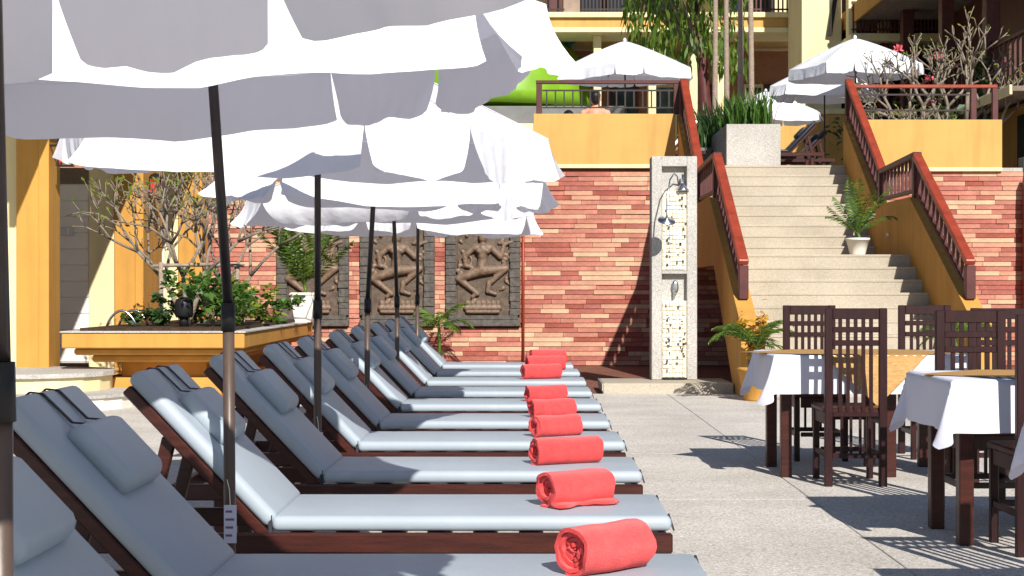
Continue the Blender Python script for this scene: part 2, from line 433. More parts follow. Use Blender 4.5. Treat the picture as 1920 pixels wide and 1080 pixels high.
RL = [(17.75, 1.50), (20.15, 2.95), (22.1, 2.88), (24.38, 4.50)]; CB = [(17.2,.78), (20.15,2.40), (22.1,2.40), (24.34,3.86)]
def lerp_line(L, yy):
    for (a, b), (c, d) in zip(L, L[1:]):
        if a <= yy <= c: return b+(d-b)*(yy-a)/(c-a)
    return L[-1][1]
for sx, lab in ((XL, 'red timber stair railing on the side beside the shower column'), (XR, 'red timber stair railing on the right side, above the white pot')):
    r = thing('stair_railing', lab, 'railing', (sx, 17.75, 1.0)); o3 = Vector((sx, 17.75, 1.0))
    for k, ((a, b), (c, d)) in enumerate(zip(RL, RL[1:])):
        MB().bar(Vector((sx, a-.03, b))-o3, Vector((sx, c+.03, d))-o3, .12, .075, c=.012).build('handrail', M_redrail if k != 1 else M_maroon, r)
        n = (13, 9, 13)[k]
        for i in range(n):
            yy = a+(i+.7)*(c-a)/(n+.4); zt = lerp_line(RL, yy)-.04; zb = lerp_line(CB, yy)+.09
            MB().box((-.018, yy-.018-o3.y, zb-o3.z), (.018, yy+.018-o3.y, zt-o3.z)).build('baluster', M_maroon, r)
        za, zc = lerp_line(CB, a)+.085, lerp_line(CB, c)+.085
        MB().bar(Vector((sx, a, za))-o3, Vector((sx, c, zc))-o3, .06, .05, c=.006).build('bottom_rail', M_maroon, r)
    for (a, b) in RL:
        zb = lerp_line(CB, a)
        MB().box((-.055, a-.055-o3.y, zb-.0-o3.z), (.055, a+.055-o3.y, b-.03-o3.z), .008).build('post', M_maroon, r)
MB().box((-.035, -.02, -.025), (.035, 0, .025), .004).build('wall_socket', M_white, st, loc=(XR-.1-ox, 21.3-oy, 1.95)).rotation_euler = (0, 0, R(-90))

# grey planter block at the stair head
pb = thing('planter_block', 'plain grey stone planter block at the top of the stairs', 'planter', (X(1413, 24.6), 25.2, 3.13))
hw = .43
MB().box((-hw, -.6, 0), (hw, -.5, .70), .006).build('front_slab', M_granite, pb)
MB().box((-hw, -.499, 0), (-hw+.1, 1.5, .70), .006).build('side_slab', M_greywall, pb)  # left side away from the sun: its shade is put into a darker grey
MB().box((hw-.1, -.499, 0), (hw, 1.5, .70), .006).build('side_slab', M_granite, pb)
MB().box((-hw+.1, -.499, 0), (hw-.1, 1.5, .62)).build('soil', M_soil, pb)
def blades(n, cx, cy, rx, ry, h, wd, lean=.35, seed=1):
    rng = random.Random(seed); mb = MB()
    for i in range(n):
        x = cx+rng.uniform(-rx, rx); yy = cy+rng.uniform(-ry, ry); a = rng.uniform(0, 6.28); l = h*rng.uniform(.5, 1.1); ln = lean*rng.uniform(.2, 1.3)*l
        dx, dy = math.cos(a), math.sin(a); px, py = -dy*wd/2, dx*wd/2
        b = Vector((x, yy, 0)); m_ = b+Vector((dx*ln*.35, dy*ln*.35, l*.6)); t = b+Vector((dx*ln, dy*ln, l))
        s_ = Vector((px, py, 0))
        mb.add([b-s_*.7, b+s_*.7, m_+s_, m_-s_, t], [(0,1,2,3), (3,2,4)])
    return mb
blades(420, 0, .4, .33, .9, .72, .035, .4, 2).build('grass_clump', M_leaf, pb, loc=(0, 0, .6), fix=False)
hg = thing('hedge_bed', 'strip of tall green grasses behind the dark rail left of the planter block', 'plants', (X(1352, 27), 27, 3.13))
MB().box((-.5, -.5, 0), (.42, .9, .50)).build('bed', M_greywall, hg)
blades(420, -.02, .1, .42, .6, .85, .04, .45, 5).build('grass_clump', M_leafd, hg, loc=(0, 0, .45), fix=False)

# ------------------------------------------------------------------ carved relief panels
def relief_figure():
    c = []
    def cap(a, ra, b, rb): c.append(((a[0], -.02 if len(a) < 3 else a[2], a[1]), ra, (b[0], -.02 if len(b) < 3 else b[2], b[1]), rb))
    cap((0, 1.26), .075, (0, 1.34), .07); cap((0, 1.38), .07, (0, 1.52), .025)           # head and tall headdress
    cap((0, 1.16), .04, (0, 1.24), .04)
    cap((-.11, 1.10), .07, (.11, 1.10), .07); cap((0, 1.08), .10, (0, .92), .075); cap((0, .92), .075, (-.02, .76), .095)
    cap((-.06, 1.06, -.07), .05, (-.05, 1.05, -.07), .05); cap((.06, 1.06, -.07), .05, (.07, 1.05, -.07), .05)
    cap((.12, 1.12), .055, (.28, .96), .045); cap((.28, .96), .045, (.34, 1.16), .035); cap((.34, 1.16), .035, (.46, 1.20), .03)
    cap((-.12, 1.12), .055, (-.28, .98), .045); cap((-.28, .98), .045, (-.27, .82), .035); cap((-.27, .82), .035, (-.17, .80), .03)
    cap((-.02, .74), .085, (.36, .78), .06); cap((.36, .78), .058, (.10, .54), .042); cap((.10, .56), .045, (.08, .42), .04); cap((.08, .42), .035, (.20, .38), .03)
    cap((-.04, .74), .085, (-.38, .62), .06); cap((-.38, .62), .055, (-.08, .38), .04); cap((-.10, .40), .04, (-.16, .33), .03)
    for k in range(7): cap((-.24+.08*k, .22), .04, (-.24+.08*k, .25), .04)
    cap((-.26, .16), .045, (.26, .16), .045); cap((-.24, .10), .035, (.24, .10), .035)
    rng = random.Random(4)
    for k in range(30):
        a = rng.uniform(0, 6.28); x, zz = .40*math.cos(a)*rng.uniform(.8, 1.1), .85+.62*math.sin(a)*rng.uniform(.85, 1.05)
        if abs(x) < .47: cap((x, zz, 0), .035, (x+rng.uniform(-.05, .05), zz+rng.uniform(-.06, .06), 0), .02)
    for k in range(10):
        a = 6.28*k/10; cap((-.27+.1*math.cos(a), .9+.1*math.sin(a), 0), .022, (-.27+.1*math.cos(a+.6), .9+.1*math.sin(a+.6), 0), .022)
    for k in range(9): a = R(20+140*k/8); cap((.17*math.cos(a), 1.3+.17*math.sin(a), 0), .03, (.2*math.cos(a), 1.3+.2*math.sin(a), 0), .02)
    return blob(c, .012, 'dancer_relief', M_figure, 2)
fig = relief_figure()
for i, (a, b) in enumerate(PAN):
    lab = ('carved dark stone dancer panel partly behind the white plant pot', 'carved dark stone dancer panel in the middle of the three', 'carved dark stone dancer panel nearest the shower column')[i]
    r = thing('relief_panel', lab, 'relief', ((a+b)/2, DW, PZ0), 0, 'carved panels in the brick wall'); hw = (b-a)/2; hh = PZ1-PZ0
    MB().box((-hw, -.012, 0), (hw, -.002, hh)).build('back_slab', M_stone, r)
    MB().box((-hw, -.11, 0), (hw, -.013, .10), .008).build('plinth', M_block, r)
    MB().box((-hw+.04, -.09, .101), (hw-.04, -.013, .17), .008).build('plinth', M_block, r)
    rng = random.Random(i)
    for sx in (-1, 1):
        zz = .172
        while zz < hh-.02:
            h = rng.choice((.09, .11, .14)); w_ = rng.uniform(.15, .175); d_ = rng.uniform(.06, .085)
            xa = sx*(hw-.005); xb = sx*(hw-w_)
            MB().box((xa, -d_, zz), (xb, -.013, min(zz+h-.006, hh)), .006).build('block', M_block, r); zz += h
    MB().box((-hw+.19, -.035, .172), (hw-.19, -.0125, hh)).build('carved_ground', M_stone, r)
    link('figure', fig, r, (-.0, -.045, .13))
pp = MB().tube([(0,0,0), (0,0,2.6)], .022, 10).build('downpipe', M_redrail, None, True, (X(981, DW), DW-.045, .02))
tag(pp, 'thin dark red vertical pipe on the brick wall beside the carved panels', 'pipe')

# ------------------------------------------------------------------ shower column
SY = 18.4; sx0, sx1 = X(1222, SY), X(1307, SY); sw = (sx1-sx0)/2
sh = thing('shower_column', 'tall grey stone shower column with cream mosaic inlays', 'shower', ((sx0+sx1)/2, SY, 0.12)); TH = 2.66
iw = sw-.12
for xa, xb in ((-sw, -iw), (iw, sw)): MB().box((xa, 0, 0), (xb, .32, TH), .006).build('jamb', M_granite, sh)
for za, zb in ((TH-.12, TH), (1.26, 1.30)): MB().box((-iw+.001, .002, za), (iw-.001, .31, zb), .004).build('cross_bar', M_granite, sh)
MB().box((-iw+.001, .10, .0), (iw-.001, .30, TH-.121)).build('back_slab', M_granite, sh)
rng = random.Random(11)
for z0, z1 in ((.02, .94), (1.301, 2.24)):
    pn = MB().box((-iw+.004, .018, z0), (iw-.004, .099, z1), .004).build('mosaic_panel', M_pebble, sh)
    nx, nz = 7, int((z1-z0)/.052); cw = (2*iw-.03)/nx; ch = (z1-z0-.02)/nz
    chips = MB()
    for i in range(nx):
        for k in range(nz):
            if rng.random() < .07: continue
            w_ = cw*rng.uniform(.85, .99); h_ = ch*rng.uniform(.75, .97); x = -iw+.015+i*cw; zz = z0+.01+k*ch
            chips.box((x, -.004+rng.uniform(0, .012), zz), (x+w_, .0179, zz+h_), .003)
    tag(chips.build('mosaic_chips', M_pebble, pn), kind='stuff')
    pits = MB()
    for k in range(34):
        x = rng.choice((rng.uniform(-.11, -.07), rng.uniform(.05, .13), rng.uniform(-iw+.03, iw-.03))); zz = rng.uniform(z0+.03, z1-.03)
        pits.box((x, -.007, zz), (x+rng.uniform(.012, .026), .0, zz+rng.uniform(.012, .04)))
    tag(pits.build('dark_chips', M_block, pn), kind='stuff')
arm = MB().tube([(.06, .1, 2.32), (.03, -.02, 2.42), (-.02, -.16, 2.44), (-.08, -.3, 2.36), (-.12, -.38, 2.15), (-.13, -.40, 1.95), (-.13, -.40, 1.90)], .009, 8).build('shower_arm', M_metal, sh, True)
hd = MB().lathe([(.012, .05), (.02, .03), (.10, .012), (.105, 0), (.09, -.006)], 24).build('shower_head', M_metal, sh, True, (-.13, -.40, 1.87)); hd.rotation_euler = (R(28), R(8), 0)
MB().lathe([(.012, .20), (.012, .10), (.03, .08), (.075, .02), (.08, 0)], 16).build('bell_lamp', M_metal, sh, True, (.10, .02, 2.245))
vp = MB().lathe([(.055, 0), (.06, .01), (.045, .02), (.03, .022)], 20, ax='y').build('valve_plate', M_metal, sh, True, (.015, .078, 1.10)); vp.scale = (.7, -1, 1.4)
MB().box((-.012, -.04, -.12), (.012, -.015, .0), .004).build('valve_lever', M_metal, sh, loc=(.0, .08, 1.08))
MB().box((-iw+.03, .01, .0), (iw-.03, .05, .02)).build('drain', M_black, sh, loc=(0, -.03, .0))
sb = thing('shower_base', 'low pale stone slab under the shower column', 'slab', (1.65, 18.2, 0))
MB().box((-.76, -.5, -.03), (.74, .55, .118), .012).build('slab', M_stairs, sb)
MB().box((-.772, -.51, .03), (-.7605, .55, .12), .004).build('edge_trim', M_granite, sb)

# ------------------------------------------------------------------ left building: columns, recessed walls
lb = thing('pool_building', 'ochre pool building with thick columns and cream recessed walls at left', 'building', (-5.6, 20, 0)); lo = Vector((-5.6, 20, 0))
def LB(name, a, b, m, c=.01):
    return MB().box(Vector(a)-lo, Vector(b)-lo, c).build(name, m, lb)
PL = .27
for (p0, p1, d, t) in ((30, 91, 16.85, .42), (214, 268, 20.8, 1.1), (334, 378, 23.85, .53)):
    xa, xb = X(p0, d), X(p1, d)
    LB('column', (xa, d, -.03), (xb, d+t, 4.05), M_orange)
    LB('corner_strip', (xb-.10, d-.03, -.03), (xb+.012, d-.0005, 4.05), M_orange, .006)
LB('wall', (X(30, 16.85)-1.6, 16.95, -.03), (X(30, 16.85)-.001, 17.2, 4.05), M_cream)
xa = X(214, 20.8)
LB('wall', (xa-.36, 20.86, -.03), (xa-.001, 21.2, 4.05), M_cream)
dr = LB('door', (xa-1.25, 20.90, .2), (xa-.361, 21.1, 2.62), M_white)
me = MB().box((-.44, -.012, 0), (.44, -.0005, .205), .006).mesh('door_board', M_white)
for k in range(11): link('door_board', me, dr, (xa-.806-lo.x, 20.9-lo.y, .22+k*.218))
sg = MB().box((-.13, -.02, -.06), (.13, -.013, .06), .003).build('door_sign', mat('sign_plate', (.55, .55, .55), .4), dr, loc=(xa-.70-lo.x, 20.89-lo.y, 1.98))
for dx in (-.05, .06):
    MB().box((-.012, -.006, -.035), (.012, -.0005, .03), .004).add([], []).lathe([(.001, -.0055), (.014, -.005), (.014, -.001)], 10, (0, 0, .042), 0, 'y').build('figure_sign', M_white, dr, loc=(xa-.70+dx-lo.x, 20.87-lo.y, 1.97))
LB('wall', (xa-2.6, 20.9, -.03), (xa-1.251, 21.2, 4.05), M_orange)
xb = X(334, 23.85)
LB('wall', (xb-.22, 23.90, -.03), (xb-.001, 24.3, 4.05), M_cream); LB('wall', (xb-.6, 23.94, -.03), (xb-.221, 24.3, 4.05), M_white)
LB('roof_slab', (-9.5, 14.3, 4.051), (-4.86, 24.9, 4.3), M_cream); LB('fascia', (-4.859, 14.3, 3.78), (-4.78, 24.38, 4.31), M_maroon)
LB('back_wall', (-9.5, 17.3, -.03), (-9.2, 24.9, 4.05), M_cream)
for px, py, d, lab in ((122, 287, 16.9, 'red lantern with a black frame on the nearest ochre column'), (291, 352, 21, 'red lantern with a black frame above the bare tree')):
    p = P(px, py, d); r = thing('wall_lantern', lab, 'lantern', (p.x, p.y, p.z-.13))
    MB().box((-.055, -.055, .02), (.055, .055, .24), .004).build('red_glass', M_lantern, r)
    for sx in (-1, 1):
        for sy in (-1, 1): MB().box((sx*.06-.008, sy*.06-.008, 0), (sx*.06+.008, sy*.06+.008, .26)).build('frame_bar', M_black, r)
    MB().lathe([(.095, 0), (.06, .05), (.01, .07)], 4).build('cap', M_black, r, loc=(0, 0, .26)); MB().box((-.08, -.08, -.015), (.08, .08, .0)).build('base', M_black, r)
    MB().box((-.22, -.01, .20), (-.069, .01, .225)).build('bracket', M_black, r)

# plinth and steps at the far left
sp = thing('building_steps', 'cream and grey stone steps with rounded end at the foot of the ochre column', 'steps', (-5, 16, 0))
def SP(name, poly, z0, z1, m): return MB().prism_z([(a+5, b-16) for a, b in poly], z0, z1).build(name, m, sp)
def rounded(x0, x1, y0, y1, n=10):
    ry = (y1-y0)/2; cy = (y0+y1)/2
    return [(x0, y0)] + [(x1-ry+ry*math.sin(R(180*k/n)), cy-ry*math.cos(R(180*k/n))) for k in range(n+1)] + [(x0, y1)]
SP('lower_step', rounded(-9, -4.0, 14.9, 16.6), -.02, .12, M_white)
SP('lower_slab', rounded(-9, -3.97, 14.87, 16.63), .121, .15, M_granite)
SP('upper_step', rounded(-9, -4.35, 15.4, 17.0), .151, .30, M_cream)
SP('upper_slab', rounded(-9, -4.31, 15.35, 17.05), .301, .345, M_granite)

# ------------------------------------------------------------------ ochre planter with bushes
px0, px1, py0, py1 = X(115, 16.2), X(458, 16.2), 16.2, 21.4
pl = thing('ochre_planter', 'long ochre planter box with stepped mouldings behind the loungers', 'planter', ((px0+px1)/2, (py0+py1)/2, 0))
cx, cy = pl.location.x, pl.location.y; hx, hy = (px1-px0)/2, (py1-py0)/2
MB().box((-hx, -hy, .575), (hx, hy, .735), .01).build('rim', M_orange, pl)
MB().box((-hx-.015, -hy-.015, .736), (hx+.015, hy+.015, .755), .004).build('coping', M_granite, pl)
MB().box((-hx+.10, -hy+.10, .50), (hx-.10, hy-.10, .574), .02).build('moulding', M_orange, pl)
MB().box((-hx+.5, -hy+.5, .25), (hx-.5, hy-.5, .499), .01).build('neck', M_orange, pl)
MB().box((-hx+.25, -hy+.25, .42), (hx-.25, hy-.25, .4995), .02).build('moulding', M_orange, pl)
MB().box((-hx+.3, -hy+.3, -.02), (hx-.3, hy-.3, .249), .01).build('base', M_orange, pl)
MB().box((-hx+.15, -hy+.15, .7551), (hx-.15, hy-.15, .785)).build('soil', M_soil, pl)
def leaf_cloud(n, rx, ry, rz, size, seed, cz=None, aspect=.6, flat=.5):
    rng = random.Random(seed); mb = MB(); cz = rz if cz is None else cz
    clumps = [(rng.gauss(0, .5)*rx, rng.gauss(0, .5)*ry, rng.gauss(0, .45)*rz) for _ in range(max(6, n//40))]
    for i in range(n):
        c_ = rng.choice(clumps); p = Vector((c_[0]+rng.gauss(0, .20)*rx, c_[1]+rng.gauss(0, .2)*ry, cz+c_[2]+rng.gauss(0, .2)*rz))
        if p.z < .01: p.z = abs(p.z)+.01
        a = Vector((rng.uniform(-1, 1), rng.uniform(-1, 1), rng.uniform(-flat, flat))).normalized(); nrm = Vector((rng.uniform(-1, 1), rng.uniform(-1, .4), rng.uniform(.2, 1.2)))
        b = a.cross(nrm).normalized(); s_ = size*rng.uniform(.6, 1.3)
        mb.add([p-a*s_*.5, p+b*s_*aspect*.5, p+a*s_*.6-Vector((0,0,s_*.15)), p-b*s_*aspect*.5], [(0,1,2,3)])
    return mb
def bush(name, label, loc, rx, ry, rz, n, size, seed, m, group=None):
    r = thing(name, label, 'bush', loc, 0, group)
    mb = MB(); rng = random.Random(seed)
    for k in range(7):
        a = rng.uniform(0, 6.28); mb.tube([(0,0,-.02), (math.cos(a)*rx*.25, math.sin(a)*ry*.25, rz*.7), (math.cos(a)*rx*.6, math.sin(a)*ry*.6, rz*1.3)], [.012, .008, .003], 5)
    mb.build('stems', M_bark, r); leaf_cloud(n, rx, ry, rz, size, seed).build('foliage', m, r, fix=False); return r
T0 = .785
for i, (px, d, rx, rz, n, m, lab) in enumerate((
        (400, 17.2, .42, .30, 520, M_leaf, 'round leafy green bush in the planter right of the black lamp'),
        (455, 18.0, .36, .26, 360, M_leafy, 'yellow green bush in the planter beside the nearest umbrella pole'),
        (290, 17.4, .22, .12, 240, M_leafd, 'low dark bush in the planter left of the black lamp'),
        (372, 18.8, .34, .30, 420, M_leafd, 'dark bush in the planter behind the round leafy one'),
        (490, 19.3, .26, .16, 260, M_leaf, 'small bush at the far right of the ochre planter'))):
    bush('bush', lab, (X(px, d), d, T0), rx, rx, rz, int(n*1.35), .09, 20+i, m, 'bushes in the ochre planter')
sl = thing('garden_spotlight', 'black hooded garden lamp standing in the ochre planter', 'lamp', (X(345, 17.0), 17.0, T0))
MB().tube([(0,0,0), (0,0,.12)], .05, 12).build('stem', M_black, sl, True)
MB().lathe([(.085, .10), (.10, .13), (.10, .26), (.085, .30), (.03, .325)], 20).build('hood', M_black, sl, True)
for k, (px, d) in enumerate(((228, 17.0), (250, 17.5))):
    hp = MB().tube([(-.17+.34*t/12, 0, .19*math.sin(math.pi*t/12)**.7) for t in range(13)], .014, 8).build('handrail_hoop', M_metal, None, True, (X(px, d), d, .77))
    tag(hp, ('nearer bent metal hoop on the left end of the ochre planter', 'farther bent metal hoop on the left end of the ochre planter')[k], 'hoop', 'metal hoops on the planter')

# bare frangipani trees
def frangipani(name, label, loc, h, spread, seed, depth=4, leaves=0, r0=.045, blossoms=0, m=M_bark, first=None):
    rng = random.Random(seed); root = thing(name, label, 'tree', loc); mb = MB(); tips = []
    def grow(p, d, L, r, lev):
        q = p + d*L*.5 + Vector((rng.uniform(-.04, .04), rng.uniform(-.04, .04), 0))*L; e = p+d*L
        mb.tube([p, q, e], [r, r*.86, r*.72], 6)
        if lev == 0: tips.append((e, d)); return
        n = 2 if rng.random() < .6 else 3; a0 = rng.uniform(0, 6.28)
        for k in range(n):
            a = a0+6.28*k/n+rng.uniform(-.4, .4); s_ = d.orthogonal().normalized(); b_ = d.cross(s_)
            nd = (d*.8 + (s_*math.cos(a)+b_*math.sin(a))*rng.uniform(.45, .8)*spread + Vector((0,0,.28))).normalized()
            grow(e, nd, L*rng.uniform(.62, .85), r*.7, lev-1)
    for dvec, L in (first or [((0, 0, 1), h*.3)]): grow(Vector((0,0,-.02)), Vector(dvec).normalized(), L, r0, depth)
    mb.build('trunk', m, root, True)
    if leaves:
        lm = MB()
        for e, d in tips:
            for k in range(leaves):
                a = Vector((rng.uniform(-1, 1), rng.uniform(-1, 1), rng.uniform(-.3, 1))).normalized(); b_ = a.orthogonal().normalized(); s_ = rng.uniform(.04, .09)
                lm.add([e, e+a*s_*.5+b_*s_*.25, e+a*s_, e+a*s_*.5-b_*s_*.25], [(0,1,2,3)])
        lm.build('crown', M_leafy, root, fix=False)
    for k in range(blossoms):
        e, d = rng.choice(tips)
        bmb = MB()
        for j in range(14):
            a = Vector((rng.uniform(-1, 1), rng.uniform(-1, 1), rng.uniform(-.2, 1))).normalized(); b_ = a.orthogonal().normalized(); s_ = .11
            bmb.add([e, e+a*s_*.5+b_*s_*.35, e+a*s_, e+a*s_*.5-b_*s_*.35], [(0,1,2,3)])
        bmb.build('blossom', M_pink, root, fix=False)
    return root
frangipani('bare_tree', 'bare branching tree propped with stakes in the ochre planter', (X(352, 18.2), 18.2, T0), 2.6, 1.0, 5, 5, 1, .036,
           first=[((-.55, .1, 1), .62), ((.3, .2, 1), .66), ((-.05, -.2, 1), .6)])
frangipani('bare_tree', 'second bare tree in the planter, behind the dark umbrella pole', (X(428, 19.6), 19.6, T0), 2.4, .95, 9, 5, 1, .034,
           first=[((.45, .1, 1), .66), ((-.25, .3, 1), .6), ((.1, -.25, 1), .58)])
fr = thing('tree_support', 'wooden stake frame propping the bare tree in the planter', 'stakes', (X(370, 18.2), 18.2, T0))
for px, d in ((302, 17.7), (445, 18.7), (345, 18.7)):
    MB().tube([(X(px, d)-fr.location.x, d-18.2, -.01), (X(px, d)-fr.location.x, d-18.2, .72)], .028, 8).build('stake', M_palmbark, fr, True)
MB().tube([(X(302, 17.7)-fr.location.x-.1, -.48, .68), (X(395, 17.9)-fr.location.x, -.28, .70)], .022, 8).build('crosspiece', M_palmbark, fr, True)
MB().tube([(X(365, 18.1)-fr.location.x-.2, .1, .70), (X(450, 18.7)-fr.location.x+.05, .5, .70)], .022, 8).build('crosspiece', M_palmbark, fr, True)

# palms ------------------------------------------------------------
def frond_mesh(L=.8, n=16, droop=.5, wl=.22, seed=0, m=None, lw=.018, arch=.9):
    rng = random.Random(seed); mb = MB(); pts = []
    for i in range(n+1):
        t = i/n; pts.append(Vector((L*t*(1-.15*t), 0, arch*L*t*.8 - droop*L*t*t)))
    mb.tube(pts, [.006*(1-.8*i/n)+.001 for i in range(n+1)], 4)
    for i in range(2, n+1):
        p = pts[i]; t = i/n; l = wl*math.sin(math.pi*min(1, .18+.8*t))**.7*rng.uniform(.85, 1.1)
        d = (pts[i]-pts[i-1]).normalized()
        for s_ in (-1, 1):
            tip = p + d*l*.65 + Vector((0, s_*l*.8, -l*.22-rng.uniform(0, .04)))
            mid = p*.6+tip*.4+Vector((0,0,.012)); wv = d*lw*2.0
            mb.add([p, mid+wv*.5, tip, mid-wv*.5], [(0,1,2,3)])
    return mb.mesh('frond', m or M_frond, fix=False)
def palm(label, loc, n, L, stem=0, seed=0, pot=None, m=None, group='potted palms', droop=.55, cat='palm', arch=.9):
    rng = random.Random(seed); r = thing('potted_palm' if pot else 'small_palm', label, cat, loc, 0, group); z0 = 0
    if pot:
        pr, ph, pm, nn = pot
        MB().lathe([(pr*.62, 0), (pr*.66, .02), (pr*.98, ph-.03), (pr*1.05, ph-.03), (pr*1.05, ph), (pr*.92, ph), (pr*.9, ph-.05)], nn).build('pot', pm, r, nn > 4)
        MB().lathe([(pr*.88, ph-.06), (pr*.85, ph-.04)], nn).build('soil', M_soil, r); z0 = ph-.04
    if stem:
        MB().tube([(0,0,z0-.02), (.02, 0, z0+stem*.5), (0, .02, z0+stem)], [.03, .025, .02], 8).build('trunk', M_frond, r, True)
    for i in range(n):
        fm = frond_mesh(L*rng.uniform(.7, 1.1), 17, droop*rng.uniform(.6, 1.3), .26*L, seed*31+i, m, .022*max(.6, L), arch*rng.uniform(.8, 1.5))
        link('frond', fm, r, (0, 0, z0+stem*rng.uniform(.8, 1)), (rng.uniform(-.25, .25), rng.uniform(-.35, .15), 2.4*i+rng.uniform(-.3, .3)))
    return r
palm('white pot with tall feathery palm standing on the planter before a carved panel', (X(570, 20.9), 20.9, .755), 16, .95, .15, 1, (.235, .40, M_white, 4), None, 'potted palms', .35, 'palm', 1.5)
bpy.data.objects['pot'].rotation_euler = (0, 0, R(45))
palm('palm in a round white pot on the stair landing', (X(1608, 20.6), 20.6, 1.65), 11, .56, .12, 2, (.155, .23, M_white, 20), None, 'potted palms', .5, 'palm', 1.5)
palm('palm with yellowing leaves at the foot of the stairs beside the shower', (X(1418, 16.6), 16.6, 0), 13, .62, .30, 3, (.2, .35, M_orange, 16), None, 'potted palms', .7, 'palm', .9)
palm('palm at the foot of the stairs under the right handrail', (X(1790, 16.8), 16.8, 0), 11, .62, .40, 4, (.2, .38, M_orange, 16), None, 'potted palms', .8, 'palm', .8)
palm('slender palm growing in front of the brick wall between two carved panels', (X(822, 23.6), 23.6, 0), 12, .62, .72, 6, None, None, 'potted palms', .7, 'palm', .9)
r = thing('croton', 'orange leaved shrub glowing at the foot of the stair wall', 'shrub', (X(1405, 16.95), 16.95, 0))
MB().tube([(0,0,-.01), (0,0,.7)], .02, 6).build('stem', M_bark, r); leaf_cloud(260, .13, .10, .42, .09, 77, .62).build('foliage', M_orangeleaf, r, fix=False)

# ================================================================== UMBRELLAS
BETA = R(12)
def canopy(Rr, rise, n, phi, sag, seed):
    # eight ribs: four wide sides and four narrow corners; phi = turn of the first wide side from the camera side
    rng = random.Random(seed); mb = MB(); NR, NA = 9, 8
    ribs = []
    for q in range(4):
        c_ = -math.pi/2+phi+q*math.pi/2; ribs += [c_-(math.pi/4-BETA), c_+(math.pi/4-BETA)]
    vs = [(0, 0, rise)]; fs = []
    for i in range(1, NR+1):
        t = i/NR
        for p in range(n):
            for k in range(NA):
                u = k/NA; a, b = ribs[p], ribs[(p+1) % n]
                A = Vector((math.cos(a), math.sin(a), 0)); B = Vector((math.cos(b), math.sin(b), 0)); mid = math.sin(math.pi*u); wide = (p % 2 == 0)
                q_ = A.lerp(B, u)*(Rr*t*(1-(.02 if wide else .005)*mid))
                zz = rise*(1-t**1.18) - sag*(1 if wide else .35)*mid*t*(1.15-t*.75)
                vs.append((q_.x, q_.y, zz + .005*math.sin(17*u+5*t+p)*t))
    N = n*NA
    for k in range(N): fs.append((0, 1+k, 1+(k+1) % N))
    for i in range(NR-1):
        for k in range(N): fs.append((1+i*N+k, 1+(i+1)*N+k, 1+(i+1)*N+(k+1) % N, 1+i*N+(k+1) % N))
    mb.add(vs, fs); rim = [Vector(v) for v in vs[1+(NR-1)*N:]]
    return mb, rim, NA
